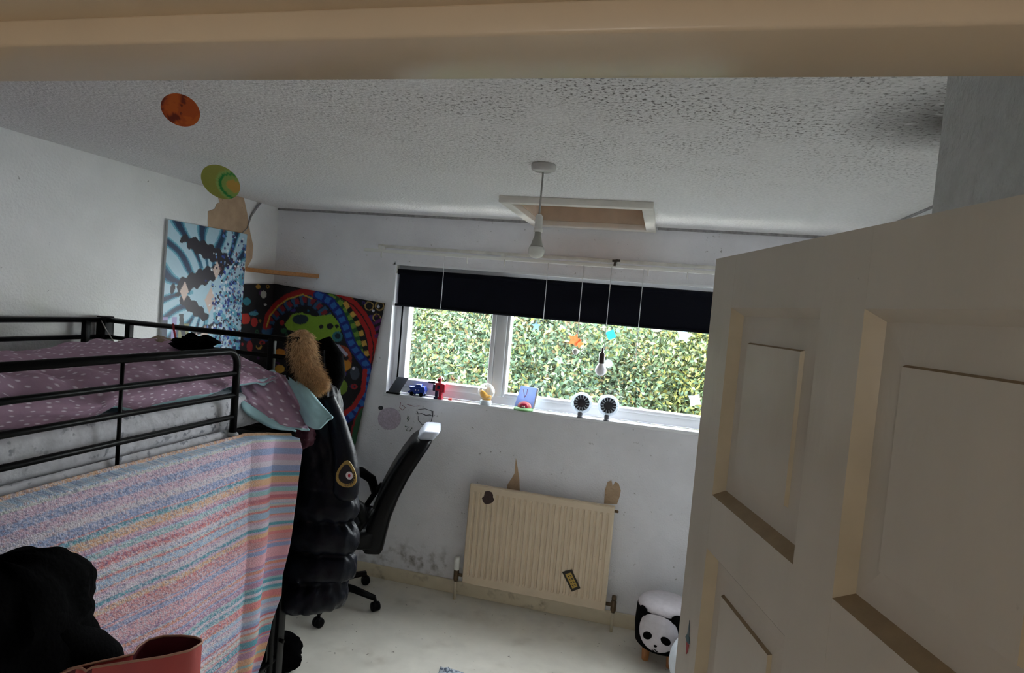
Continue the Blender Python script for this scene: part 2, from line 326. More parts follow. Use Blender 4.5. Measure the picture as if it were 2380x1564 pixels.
stroke('pen_doodle', [(947, 980), (951, 972), (948, 966), (946, 975)], .0025, pen_green, wb)
stroke('pen_doodle', [(941, 990), (949, 993), (944, 1000), (952, 1002), (958, 994)], .0025, pen_green, wb)
stroke('pen_doodle', [(931, 935), (929, 948), (936, 953), (942, 947), (935, 942)], .002, pen_red, wb)
stroke('pen_doodle', [(946, 940), (962, 944), (975, 943)], .0016, pen_red, wb)

# ------------------------------------------------------------------ loft hatch
lh = T('loft_hatch', 'open square loft hatch with white frame and bare plywood lid above', 'loft hatch', (-.47, 3.31, HC))
fz0, fz1 = HC-.032, HC
box('frame_strip', (HX0-.05, HX1+.05, HY0-.05, HY0+.004, fz0, fz1), hatch_m, lh, bevel=.003)
box('frame_strip', (HX0-.05, HX1+.05, HY1-.004, D-.004, fz0, fz1), hatch_m, lh, bevel=.003)
box('frame_strip', (HX0-.05, HX0+.004, HY0+.004, HY1-.004, fz0, fz1), hatch_m, lh, bevel=.003)
box('frame_strip', (HX1-.004, HX1+.05, HY0+.004, HY1-.004, fz0, fz1), hatch_m, lh, bevel=.003)
hz = HC+.17
lining_m = M('hatch_lining_paint', (204, 190, 172), .7, .08, 12)
boxes('shaft_lining', [(HX0, HX0+.008, HY0, HY1, HC, hz), (HX1-.008, HX1, HY0, HY1, HC, hz), (HX0, HX1, HY0, HY0+.008, HC, hz), (HX0, HX1, HY1-.008, HY1, HC, hz)], lining_m, lh)
box('hatch_lid', (HX0, HX1, HY0, HY1, HC+.15, HC+.17), ply_m, lh)

# ------------------------------------------------------------------ window
wn = T('window_1', None, None, (-.56, D+.1, WZ0), kind='structure')
GY = 3.845
def fbox(name, x0, x1, z0, z1, y0=3.80, y1=3.88, m=upvc, bev=.006): return box(name, (x0, x1, y0, y1, z0, z1), m, wn, bevel=bev)
fbox('frame_rail', WX0, WX1, WZ0+.02, WZ0+.075); fbox('frame_rail', WX0, WX1, WZ1-.055, WZ1)
fbox('frame_stile', WX0, WX0+.05, WZ0+.07, WZ1-.05); fbox('frame_stile', WX1-.055, WX1, WZ0+.07, WZ1-.05)
fbox('mullion', -1.035, -.965, WZ0+.07, WZ1-.05, 3.795, 3.885)
fbox('sash_stile', WX0+.062, WX0+.107, WZ0+.07, WZ1-.05, 3.785, 3.86); fbox('sash_stile', -1.068, -1.036, WZ0+.07, WZ1-.05, 3.79, 3.86)
fbox('sash_rail', WX0+.107, -1.068, WZ0+.07, WZ0+.115, 3.785, 3.86); fbox('sash_rail', WX0+.107, -1.068, WZ1-.10, WZ1-.05, 3.785, 3.86)
fbox('seal', WX0+.046, WX0+.066, WZ0+.07, WZ1-.05, 3.80, 3.87, black_plastic, .001)
fbox('glazing_bead', -.965, -.945, WZ0+.07, WZ1-.05, 3.80, 3.87); fbox('glazing_bead', -.945, WX1-.055, WZ0+.07, WZ0+.095, 3.80, 3.87)
box('pane', (WX0+.107, -1.068, GY, GY+.006, WZ0+.115, WZ1-.10), glass_m, wn); box('pane', (-.945, WX1-.055, GY, GY+.006, WZ0+.095, WZ1-.055), glass_m, wn)
box('window_sill', (WX0+.001, WX1-.001, D-.022, 3.80, WZ0-.001, WZ0+.02), upvc, wn, bevel=.005)
boxes('reveal_lining', [(WX0-.001, WX0+.012, D-.004, 3.80, WZ0+.02, WZ1), (WX1-.012, WX1+.001, D-.004, 3.80, WZ0+.02, WZ1), (WX0, WX1, D-.004, 3.80, WZ1-.012, WZ1)], upvc, wn)
SZ = WZ0+.02
# roller blind
rb = T('roller_blind', 'dark navy roller blind pulled a third down across the window', 'blind', (-.56, 3.77, WZ1-.02))
BX0, BX1 = WX0+.028, WX1-.03
tube('roller', [(BX0-.008, 3.765, 2.032), (BX1+.008, 3.765, 2.032)], .019, navy_blind, rb, 14)
grid('fabric', lambda u, v: (BX0+.006+(BX1-BX0-.012)*u, 3.752+.004*math.sin(u*9)*v, 2.026-v*.211), 30, 6, navy_blind, rb)
tube('bottom_bar', [(BX0-.008, 3.752, 1.815), (.28, 3.752, 1.815), (BX1+.008, 3.752, 1.802)], .009, navy_blind, rb, 10)
for x in (BX0-.016, BX1+.010): box('end_bracket', (x, x+.006, 3.745, 3.785, 2.02, 2.073), white_plastic, rb)
# curtain track on a batten
ct = T('curtain_track', 'white plastic curtain track on a painted batten above the window', 'curtain track', (-.7, D, 2.17))
box('batten', (-1.86, .72, D-.012, D-.0005, 2.178, 2.198), M('batten_paint', (226, 224, 218), .7, .1, 20, .2, 60), ct, bevel=.002)
boxes('track', [(-1.93, .75, 3.655, 3.675, 2.143, 2.163)], white_plastic, ct, bevel=.003)
for x in (-1.82, -1.0, -.3, .4): box('bracket', (x-.008, x+.008, 3.66, D, 2.155, 2.185), white_plastic, ct)
for x in (-1.80, -1.22, -.98, -.12, .10): tube('glider', [(x, 3.655, 2.148), (x, 3.650, 2.118), (x+.004, 3.650, 2.108)], .0042, white_plastic, ct, 6)
tubes('dark_hook', [([(-.305, 3.70, 2.19), (-.31, 3.655, 2.185), (-.315, 3.648, 2.155)], .008), ([(-.33, 3.65, 2.182), (-.285, 3.65, 2.186)], .007)], M('tarnished_hook', (70, 62, 56), .5, .2, 50, metal=.5), ct)

# ------------------------------------------------------------------ door (six panels), standing open
HINGE = Vector((.334, .352, 0)); ang = math.atan2(.964, -.272)
LW, LZ0, LZ1, LT = .82, .012, 1.975, .036
dr = T('door_1', None, None, HINGE, rotz=ang, kind='structure')     # local x: hinge -> free edge, local y+ : towards camera face
cols = [(LW-.36, LW-.09), (LW-.71, LW-.445)]; rows = [(1.585, 1.89), (.90, 1.497), (.20, .80)]
bars = [(0, LW-.71, LZ0, LZ1), (LW-.445, LW-.36, LZ0, LZ1), (LW-.09, LW, LZ0, LZ1)]
for i, (x0, x1, z0, z1) in enumerate(bars): box('stile', (x0, x1, 0, LT, z0, z1), door_m, dr)
for (x0, x1) in cols:
    for (z0, z1) in ((1.89, LZ1), (1.497, 1.585), (.80, .90), (LZ0, .20)): box('rail', (x0, x1, 0.0002, LT-.0002, z0, z1), door_m, dr)
    for (z0, z1) in rows:
        e = .03; yo, yi, yf = LT, LT-.016, LT-.009      # face, sunken field edge, raised field
        V = []; F = []
        for (s, y) in ((0, yo), (.012, yi-.001), (.03, yi), (.052, yf-.005), (.054, yf), ):
            V += [(x0+s, y, z0+s), (x1-s, y, z0+s), (x1-s, y, z1-s), (x0+s, y, z1-s)]
        rings = 5
        for k in range(rings-1):
            for j in range(4): F.append((k*4+j, k*4+(j+1) % 4, (k+1)*4+(j+1) % 4, (k+1)*4+j))
        F.append((16, 17, 18, 19)); 
        mi = []
        for k in range(rings-1):
            for j in range(4): mi.append((2 if (j == 0) else (0 if j == 2 else 1)) if k == 0 else (2 if (k == 3 and j == 2) else (1 if (k == 3 and j in (1, 3)) else 0)))
        mi.append(0)
        p = mesh('panel', V, [f[::-1] for f in F], None, dr, mats=[door_m, door_edge_m, door_grime_m], midx=mi)
        box('panel_back', (x0, x1, .004, .012, z0, z1), door_m, dr)
for z in (.25, 1.0, 1.75): tube('hinge', [(-.004, -.004, z-.05), (-.004, -.004, z+.05)], .006, brass_m, dr)
tubes('door_handle', [([(LW-.05, LT, .98), (LW-.05, LT+.05, .98), (LW-.16, LT+.05, .98)], .009), ([(LW-.05, 0, .98), (LW-.05, -.05, .98), (LW-.16, -.05, .98)], .009)], brass_m, dr)
# rocket sticker on the free stile
rk = T('rocket_sticker', 'tiny teal and red rocket sticker on the free edge of the door', 'sticker', dr.loc, rotz=ang)
def dpt(px, py):
    n = Vector((-math.sin(ang), math.cos(ang), 0)); d = ray(px, py); P0 = HINGE + n*LT
    q = CAM + d*((P0-CAM).dot(n)/d.dot(n)) - HINGE; return (q.x*math.cos(ang)+q.y*math.sin(ang), q.z)
cx_, cz_ = LW-.050, 1.325; kx = .0022
def rockp(pts): return [(cx_-(x-1626)*kx*.62, LT+.0004, cz_-(y-1467)*.0010) for x, y in pts]
slab('nose', rockp([(1625, 1438), (1628, 1455), (1629, 1466), (1622, 1466), (1623, 1455)]), .0006, (0, 1, 0), M('rocket_grey', (92, 112, 118), .4), rk)
slab('fins', rockp([(1622, 1464), (1630, 1464), (1634, 1473), (1628, 1477), (1622, 1477), (1617, 1473)]), .0007, (0, 1, 0), M('rocket_teal', (52, 92, 100), .4), rk)
slab('flame', rockp([(1622, 1477), (1631, 1477), (1629, 1490), (1626, 1497), (1623, 1490)]), .0006, (0, 1, 0), M('rocket_red', (172, 38, 44), .4), rk)

# ------------------------------------------------------------------ hall lamp (behind the camera)
hl = T('hall_pendant_lamp', 'round opal glass pendant lamp in the hallway behind the doorway', 'lamp', (-.1, -.75, HC))
lathe('ceiling_rose', [(.05, 0), (.05, -.015), (.02, -.03)], (-.1, -.75, HC), white_plastic, hl)
tube('cord', [(-.1, -.75, HC-.02), (-.1, -.75, 1.98)], .003, white_plastic, hl, 6)
ball('shade', (-.1, -.75, 1.92), (.09, .09, .08), emis_mat('opal_glass', (255, 236, 212), .03), hl)
HALL_W = .29
L = bpy.data.lights.new('hall_bulb', 'POINT'); L.energy = HALL_W; L.color = (1, .97, .94); L.shadow_soft_size = .1
lo = bpy.data.objects.new('hall_bulb', L); COL.objects.link(lo); lo.location = (0, 0, -.60); lo.parent = hl.o

# ================================================================== BED
BXN, BXF, BYF, BYH = -1.545, -2.575, 2.385, .43       # near side, wall side, foot, head
bed = T('high_sleeper_bed', 'black metal high sleeper bed along the left wall with guard rails', 'bed', (-2.06, 1.4, 0))
for x, y, h in ((BXN, BYF, 1.655), (BXF, BYF, 1.655), (BXN, BYH, 1.655), (BXF, BYH, 1.655)):
    box('post', (x-.026, x+.026, y-.026, y+.026, 0, h), black_metal, bed, bevel=.004)
for x in (BXN, BXF): box('side_beam', (x-.015, x+.015, BYH, BYF, 1.215, 1.27), black_metal, bed, bevel=.003)
for y in (BYF, BYH): box('end_beam', (BXF, BXN, y-.015, y+.015, 1.215, 1.27), black_metal, bed, bevel=.003)
for k in range(10):
    y = BYH+.12+k*.19; box('bed_slat', (BXF+.01, BXN-.01, y-.03, y+.03, 1.255, 1.268), black_metal, bed)
for z in (1.637, 1.557, 1.475, 1.395):
    tube('foot_rail', [(BXF, BYF, z), (BXN, BYF, z)], .0125 if z > 1.6 else .010, black_metal, bed)
    tube('head_rail', [(BXF, BYH, z), (BXN, BYH, z)], .0125 if z > 1.6 else .010, black_metal, bed)
    tube('wall_rail', [(BXF, BYH, z), (BXF, BYF, z)], .0125 if z > 1.6 else .010, black_metal, bed)
for p in ((BXF, BYF-.10), (BXF, 1.3), (BXF+.14, BYF), (BXN-.12, BYF)):
    box('upright', (p[0]-.013, p[0]+.013, p[1]-.013, p[1]+.013, 1.27, 1.637), black_metal, bed, bevel=.002)
gy = 2.012; GX = -1.55                       # near guard rail ends before the ladder gap
tube('guard_rail', [(GX, BYH, 1.609), (GX, gy-.055, 1.609)] + [(GX, gy-.055+.055*math.sin(a), 1.609-.055+.055*math.cos(a)) for a in (.3, .6, .9, 1.2, PI/2)] + [(GX, gy, 1.50), (GX, gy, 1.295)], .0135, black_metal, bed, 10)
for z in (1.524, 1.44, 1.357): tube('guard_bar', [(GX, BYH, z), (GX, gy, z)], .010, black_metal, bed, 8)
for y in (1.502, .98): tube('guard_upright', [(GX, y, 1.26), (GX, y, 1.609)], .006, black_metal, bed, 6)
ball('foot_cap', (GX, gy, 1.289), (.022, .022, .012), M('grey_rail_cap', (190, 192, 196), .4), bed, 10, 6)
# ladder at the foot end of the near side
for y in (2.095, 2.325): tube('ladder_stile', [(BXN+.01, y, 1.24), (BXN+.015, y, .0)], .015, black_metal, bed, 8)
for k in range(4): 
    z = .22+k*.28; tube('ladder_rung', [(BXN+.012, 2.08, z), (BXN+.012, 2.36, z)], .012, black_metal, bed, 8)
tube('ladder_brace', [(BXN+.02, 2.30, .50), (BXN+.01, 2.37, .62)], .016, black_metal, bed, 8)
tube('bolt', [(BXN, BYF, .30), (BXN+.045, BYF-.01, .30)], .009, black_metal, bed, 8)

sheet_m = M('grey_floral_sheet', (226, 226, 232), .85, .14, 30, .25, 40)
add_spots(sheet_m, (120, 122, 134), 46, .56, .64, None, 12, .4, .55, .8)
mt = T('mattress', 'mattress in a pale grey floral sheet on the high bed', 'mattress', (-2.06, 1.4, 1.268))
def matt_side(u, v):
    # cross-section ring around the mattress: v goes round, u along
    y = BYH+.05 + u*(BYF-.05-BYH-.05); a = v*2*PI
    w, h = .475, .085; e = .35
    cx = math.copysign(abs(math.cos(a))**e, math.cos(a))*w; cz = math.copysign(abs(math.sin(a))**e, math.sin(a))*h
    end = min(1, min(u, 1-u)*22+.86)
    x = -2.06+cx*end; z = 1.268+.0875+cz*end
    n = fb(x*3, y*4, z*6)*.006; return (x+n, y, max(z+n*.6, 1.269))
grid('sheeted_mattress', matt_side, 60, 48, sheet_m, mt)
def cap(u, yy):
    pts = [matt_side(u, j/48) for j in range(48)]; return pts
for u in (0, 1): mesh('mattress_end', cap(u, 0), [tuple(range(48)) if u else tuple(range(47, -1, -1))], sheet_m, mt)
# loose sheet edge hanging under the guard rail
def sheet_skirt(u, v):
    y = BYH+.1+u*(2.02-BYH-.1); z = 1.305-v*.062*(1-.25*math.sin(u*3))
    return (-1.563-.004+.014*v+.004*math.sin(u*70+v*3)*v+.006*fb(u*14, v*2), y, z)
solid(grid('sheet_skirt', sheet_skirt, 90, 6, sheet_m, mt), .003, 0)

# --- duvet
def duvet_mat():
    m = M('mauve_spotted_cotton', (182, 148, 172), .85, .10, 9, .2, 40); t = m.node_tree; b = t.nodes['Principled BSDF']; src = b.inputs['Base Color'].links[0].from_socket
    tc = t.nodes.new('ShaderNodeTexCoord'); mp = t.nodes.new('ShaderNodeMapping'); mp.inputs['Scale'].default_value = (34, 42, 1); t.links.new(tc.outputs['UV'], mp.inputs[0])
    vo = t.nodes.new('ShaderNodeTexVoronoi'); vo.voronoi_dimensions = '2D'; vo.inputs['Scale'].default_value = 1.0; vo.inputs['Randomness'].default_value = .45; t.links.new(mp.outputs[0], vo.inputs['Vector'])
    r = t.nodes.new('ShaderNodeMapRange'); r.inputs['From Min'].default_value = .20; r.inputs['From Max'].default_value = .10; t.links.new(vo.outputs['Distance'], r.inputs[0])
    mx = t.nodes.new('ShaderNodeMix'); mx.data_type = 'RGBA'; t.links.new(r.outputs[0], mx.inputs[0]); t.links.new(src, mx.inputs['A']); mx.inputs['B'].default_value = (*lin((232, 218, 232)), 1)
    t.links.new(mx.outputs['Result'], b.inputs['Base Color']); return m
duv_m = duvet_mat(); teal_m = M('pale_teal_cotton', (172, 212, 220), .8, .08, 12, .2, 40)
dv = T('duvet', 'mauve white-spotted duvet with pale teal lining, slumped over the bed', 'duvet', (-2.05, 1.5, 1.45))
def duvet_top(x, y):
    s = .045*fb(x*2.2, y*2.0, 3) + .018*fb(x*6, y*5, 8) + .008*math.sin(y*26+x*9+3*fb(x*3, y*3))
    hump = .15*math.exp(-((y-1.02)/.24)**2)*math.exp(-((x+1.80)/.30)**2)
    head = .10*max(0, min(1, (1.0-y)/.3))
    return 1.545 + s + hump + head*.4 + .028*math.exp(-((y-1.9)/.2)**2)*math.exp(-((x+2.1)/.3)**2)
def hem(y):   # where the near edge of the duvet hangs to
    return interp(y, [(.4, 1.42), (1.197, 1.437), (1.37, 1.425), (1.49, 1.432), (1.535, 1.452), (1.60, 1.425), (1.85, 1.432), (2.07, 1.46), (2.35, 1.46)])
UA = .80
def duvet_fn(u, v):
    y = .50 + v*1.84
    if u < UA:
        x = -2.535 + (u/UA)*.93; z = duvet_top(x, y)
        k = max(0, (u/UA-.88)/.12); z -= .035*k*k
        if u < .06: z -= .05*(1-u/.06)
        return (x, y, z)
    t = (u-UA)/(1-UA); xe = -1.605; zt = duvet_top(xe, y)-.035; zb = hem(y)
    bul = .022*math.sin(min(t, 1)*PI)*(1+.5*fb(y*4, t*2)); inn = .012*t
    x = min(xe+.012+bul+.010*math.sin(y*23+t*2)*t - inn, -1.568)
    return (x, y, zt + (zb-zt)*t)
nu, nv = 74, 150
g = grid('duvet_cover', duvet_fn, nu, nv, None, dv, mats=[duv_m, teal_m])
md = solid(g, .014, -1).o.modifiers['thickness']; md.material_offset = 1; md.material_offset_rim = 1
idx = [0]*(nu*nv)
for i in range(nu):
    for j in range(nv):
        y = .5+1.84*(j+.5)/nv; u = (i+.5)/nu; band = interp(y, [(1.4, 0), (1.45, .0), (1.52, .10), (1.60, .14), (1.9, .30), (2.06, .34), (2.2, .3)])
        if u > 1-(1-UA)*band: idx[i*nv+j] = 1
g.o.data.polygons.foreach_set('material_index', idx)
# corner of the duvet slumped out through the ladder gap
def bez(P, u, v):
    """bicubic-ish patch through rows of control points"""
    def cr(p, t):
        n = len(p)-1; f = t*n; i = min(int(f), n-1); f -= i; a = p[max(i-1, 0)]; b = p[i]; c = p[i+1]; d = p[min(i+2, n)]
        return .5*((2*b)+(c-a)*f+(2*a-5*b+4*c-d)*f*f+(-a+3*b-3*c+d)*f**3)
    return cr([cr([Vector(q) for q in row], v) for row in P], u)
A = lambda x, y, Y: tuple(atY(x, y, Y))
flapP = [[A(560, 850, 2.22), A(620, 860, 2.30), A(662, 872, 2.36)],
         [A(556, 880, 2.17), A(630, 905, 2.27), A(690, 925, 2.33)],
         [A(562, 915, 2.13), A(640, 950, 2.22), A(708, 972, 2.30)],
         [A(565, 935, 2.12), A(640, 985, 2.20), A(716, 996, 2.28)]]
def flap(u, v):
    p = bez(flapP, u, v); k = (.016*math.sin(v*9-u*6+1)+.009*math.sin(v*19-u*9))*math.sin(min(1, u*1.3+.1)*PI)+.014*fb(u*4, v*5, 2); n = Vector((.4, -.85, .3)); return p + n*k
g = grid('slumped_corner', flap, 40, 50, None, dv, uv=[(.2*i/40, .12*j/50) for i in range(41) for j in range(51)], mats=[duv_m, teal_m]); md = solid(g, .012, -1).o.modifiers['thickness']; md.material_offset = 1; md.material_offset_rim = 1
roll_ = [[A(560, 925, 2.115), A(630, 972, 2.195), A(690, 1000, 2.25)], [A(565, 950, 2.10), A(625, 985, 2.18), A(688, 1003, 2.245)], [A(575, 965, 2.13), A(630, 995, 2.20), A(685, 1002, 2.26)]]
solid(grid('teal_turnback', lambda u, v: bez(roll_, u, v)+Vector((.3, -.9, .2))*(.008*math.sin(u*PI)+.004*math.sin(v*14)), 8, 20, teal_m, dv), .006)
tealP = [[A(658, 872, 2.37), A(690, 884, 2.36), A(720, 905, 2.36)],
         [A(668, 905, 2.34), A(708, 925, 2.31), A(748, 940, 2.33)],
         [A(690, 945, 2.31), A(722, 965, 2.27), A(771, 966, 2.31)],
         [A(708, 985, 2.29), A(735, 997, 2.26), A(765, 975, 2.30)]]
solid(grid('teal_underside_fold', lambda u, v: bez(tealP, u, v)+Vector((.2, -.9, .3))*(.006*math.sin(v*9+u*6)+.008*fb(u*4, v*5, 9)), 20, 16, teal_m, dv), .008)

# --- knitted blanket hung down the side of the bed
kb = T('knitted_blanket', 'multicoloured striped knitted blanket hanging down the side of the bed', 'blanket', (-1.5, 1.4, 0))
NR, NC = 290, 420
pal = [(222, 146, 146), (220, 158, 138), (226, 184, 150), (158, 172, 208), (106, 134, 186), (104, 168, 186), (164, 200, 202), (212, 184, 204), (218, 208, 220), (204, 128, 138), (206, 210, 206), (178, 200, 222), (228, 178, 188), (214, 160, 164), (190, 150, 178)]
rs = random.Random(21); stripes = []
while len(stripes) < NR+1:
    c = pal[rs.randrange(len(pal))]; n = rs.choice((1, 2, 2, 3, 3, 4, 6))
    stripes += [c]*n
endpx = [(692, 1006), (702, 1045), (692, 1150), (674, 1260), (657, 1335), (655, 1385), (630, 1450), (607, 1520), (590, 1564), (570, 1620)]
def yend(z): return interp(z, [(0, 2.06), (.2, 2.12), (.45, 2.21), (.8, 2.25), (1.3, 2.26)])
endl = []
for a_, b_ in endpx:
    q = atY(a_, b_, 2.25); q = atY(a_, b_, yend(q.z)); endl.append((q.z, q.x))
endl.sort()
def blk(u, v):
    y = .30 + 1.74*min(1, u/.84)
    top = 1.292-.004*math.sin(u*9)
    e = max(0, (u-.84)/.16)
    if e > 0: top = cubic(1.290, 1.262, e)
    bot = .06 + .05*math.sin(u*6)
    f = min(1, v*3); sag = .030*math.sin(u*5.5+.4)*v
    z = top + (bot-top)*v - sag
    fold = .012*math.sin(y*8+1.2*v+2*fb(y*1.5, v*1.2))*f + .005*math.sin(y*19+v*2)*f
    x = -1.488 + fold + .018*f
    if e > 0:
        yv = 2.04+(yend(z)-2.04)*.62; xe = interp(z, endl); ye = yend(z)
        if e < .6:
            t = e/.6; y = 2.04+(yv-2.04)*t; x = x*(1-t)+(-1.478)*t + .030*math.sin(t*PI)*(.5+.5*min(1, v*3)); 
        else:
            t = (e-.6)/.4; y = yv+(ye-yv)*t; x = -1.478+(xe+1.478)*t - .012*math.sin(t*PI)
        x += .006*math.sin(z*14+e*3)*e*(1-.5*e)
    if v <= .012: x -= .035
    return (x, y, z)
V = [blk(i/NC, j/NR) for i in range(NC+1) for j in range(NR+1)]
jj = np.tile(np.arange(NR+1), NC+1); ii = np.repeat(np.arange(NC+1), NR+1)
sc_ = np.array([lin(c) for c in stripes[:NR+1]])[jj]
alt = np.array([lin(pal[(k*5+3) % len(pal)]) for k in range(NR+1)])[jj]
r_ = rng.random(len(jj))[:, None]
calm = np.clip((ii/NC-.80)/.08, 0, 1)[:, None]            # the end panel is plainly striped, the rest is speckled yarn
sp = np.where(r_ < .30, np.array([lin((236, 226, 236))])*.6+sc_*.4, np.where(r_ < .45, np.array([lin((92, 100, 150))])*.55+sc_*.45, np.where(r_ < .56, alt*.6+sc_*.4, sc_)))
sat = np.clip(sc_.mean(1, keepdims=True)+(sc_-sc_.mean(1, keepdims=True))*1.12, 0.02, 1)*.92
sp = np.clip((sp*(1-calm)+sat*calm)*1.18+.03, 0, .92)
F = [(i*(NR+1)+j, (i+1)*(NR+1)+j, (i+1)*(NR+1)+j+1, i*(NR+1)+j+1) for i in range(NC) for j in range(NR)]
bl = mesh('knitted_cloth', V, F, knit_m, kb, smooth=True, col=sp)
solid(bl, .006, 1)

# --- things on the bed
ct_m = M('tan_plush', (150, 132, 112), .95, .15, 60, .5, 150)
def lump(name, c, r, mat, par=None, amp=.25, fs=3.0, seed=0, nu=28, nv=18, flat=None, **k):
    V, F = sphereVF((0, 0, 0), 1.0, nu, nv); W = []
    for q in V:
        q = Vector(q); d = 1+amp*fb(q.x+seed, q.y, q.z, fs/2)+.35*amp*fb(q.x+seed, q.y+5, q.z, fs*1.6)
        z = q.z*d*r[2]
        if flat is not None: z = max(z, -flat)
        W.append((c[0]+q.x*d*r[0], c[1]+q.y*d*r[1], c[2]+z))
    return mesh(name, W, F, mat, par, smooth=True, **k)
b0 = atY(455, 795, 2.22); lump('black_garment', (b0.x, b0.y, b0.z-.006), (.085, .07, .036), black_cloth, amp=.5, fs=4, label='crumpled black garment on the duvet below the blue poster', cat='clothing')
tt = T('plush_toy', 'grey-brown plush toy with pointed ears lying on the duvet', 'plush toy', tuple(atY(375, 800, 2.25)))
c = atY(375, 800, 2.25); lump('body', (c.x, c.y, c.z-.005), (.075, .06, .038), ct_m, tt, .25, 3, 4)
c = atY(325, 812, 2.25); lump('head', (c.x, c.y, c.z), (.04, .04, .022), ct_m, tt, .2, 3, 6)
for x, y in ((278, 806), (300, 808)): q = atY(x, y, 2.24); mesh('ear', [(q.x-.022, q.y, q.z-.02), (q.x+.022, q.y, q.z-.02), (q.x, q.y+.03, q.z-.02), (q.x-.012, q.y+.005, q.z+.03)], [(0, 1, 3), (1, 2, 3), (2, 0, 3), (0, 2, 1)], ct_m, tt)
tube('lanyard', [atY(402, 752, BYF-.016), atY(404, 765, BYF-.016), atY(408, 785, BYF-.05), atY(420, 804, BYF-.10), atY(430, 812, BYF-.12)], .0045, M('red_ribbon', (176, 40, 56), .6), label='thin red lanyard looped over the foot rail of the bed', cat='lanyard')
tube('charging_cable', [atY(234, 742, BYF-.032), atY(246, 765, BYF-.032), atY(262, 790, BYF-.04), atY(274, 808, BYF-.06), atY(284, 818, BYF-.1)], .0022, M('pale_cable', (190, 186, 180), .5), label='thin pale cable trailing from the far corner post onto the duvet', cat='cable')

# --- coat hung on the foot corner
CY = 2.50
coat = T('puffer_coat', 'long black puffer coat hung on the corner post of the bed', 'coat', (-1.45, CY, .42))
Rt = [(z, x) for x, z in sorted([(atY(px, py, CY).x, atY(px, py, CY).z) for px, py in ((768, 800), (778, 880), (790, 960), (812, 1040), (824, 1090), (826, 1200), (824, 1300), (812, 1365), (800, 1380))], key=lambda q: q[1])]
Lt = [(.35, -1.66), (.7, -1.68), (1.1, -1.66), (1.35, -1.62), (1.60, -1.56), (1.7, -1.54)]
ZB, ZT = .40, 1.60
def coat_fn(u, v):
    z = ZB + (ZT-ZB)*v; a = u*2*PI
    xr = interp(z, Rt); xl = interp(z, Lt); cx = (xl+xr)/2; hw = (xr-xl)/2; dp = .105*(.55+.45*min(1, (1.62-z)*4))
    q = max(0, min(1, (1.00-z)/.08)); bf = (abs(math.sin((z-.40)/.145*PI))**.5 - .72)*.050*q
    wr = .010*fb(math.cos(a)*3, math.sin(a)*3, z*9, 1.3) + .007*math.sin(a*17+z*40)*q*(1-abs(math.sin((z-.40)/.145*PI)))
    k = bf+wr
    zz = z + (.05*(math.cos(a)*.6)*(1-v) if v < .15 else 0)
    return (cx+(hw+k)*math.cos(a), CY+(dp+k)*math.sin(a)*1.0, zz)
grid('coat_body', coat_fn, 96, 120, black_nylon, coat)
pts = [coat_fn(j/48, 0) for j in range(48)]; mesh('hem', pts, [tuple(range(48))[::-1]], black_cloth, coat)
# sleeve along the right side
sl = [atY(px, py, CY-.06) for px, py in ((762, 925), (785, 985), (801, 1050), (805, 1090), (806, 1120), (803, 1145), (798, 1160))]
Vs = []; Fs = []
sp_ = [Vector(p) for p in sl]; N = 70; path = []; rad = []
for i in range(N+1):
    f = i/N*(len(sp_)-1); k = min(int(f), len(sp_)-2); path.append(sp_[k].lerp(sp_[k+1], f-k)); t = i/N
    rad.append((.030+.026*min(1, t*2.0)) * (1 if t < .8 else 1-.5*((t-.8)/.2)**2))
tube('sleeve', path, rad, black_nylon, coat, 20)
# round-cornered triangular badge on the sleeve
bc = atY(806, 1101, CY-.125)
def badge(s, n=24): return [(bc.x+s*(.046*math.sin(2*PI*k/n)*(1-.38*math.cos(2*PI*k/n))), bc.y, bc.z+s*.058*(math.cos(2*PI*k/n))) for k in range(n)]
bd = slab('badge', badge(1), .004, (0, -1, 0), M('gold_embroidery', (196, 164, 84), .6, .25, 300), coat, label='gold rounded badge')
off = Vector((0, -.0046, 0))
slab('badge_field', [Vector(p)+off for p in badge(.72)], .0012, (0, -1, 0), M('badge_black', (22, 20, 24), .6), bd)
slab('badge_disc', [Vector((bc.x+.016+.017*math.cos(k*PI/8), bc.y-.006, bc.z-.004+.017*math.sin(k*PI/8))) for k in range(16)], .001, (0, -1, 0), M('badge_white', (236, 230, 232), .6), bd)
slab('badge_mark', [Vector((bc.x+.016+.006*math.cos(k*PI/4), bc.y-.0072, bc.z-.004+.008*math.sin(k*PI/4))) for k in range(8)], .0008, (0, -1, 0), M('badge_red', (200, 48, 70), .6), bd)
for k in range(9):
    a = -1.9+k*.24; slab('badge_letter', [Vector((bc.x+dx_+.85*.045*math.sin(a+PI), bc.y-.0041, bc.z+dz_-.005+.85*.052*math.cos(a+PI))) for dx_, dz_ in ((-.0022, -.004), (.0022, -.004), (.0022, .004), (-.0022, .004))], .0008, (0, -1, 0), MATS['badge_black'], bd)
hd = [atY(px, py, CY+.02) for px, py in ((752, 790), (770, 830), (772, 870), (762, 915))]
tube('hood', hd, [.035, .055, .060, .04], black_cloth, coat, 18)
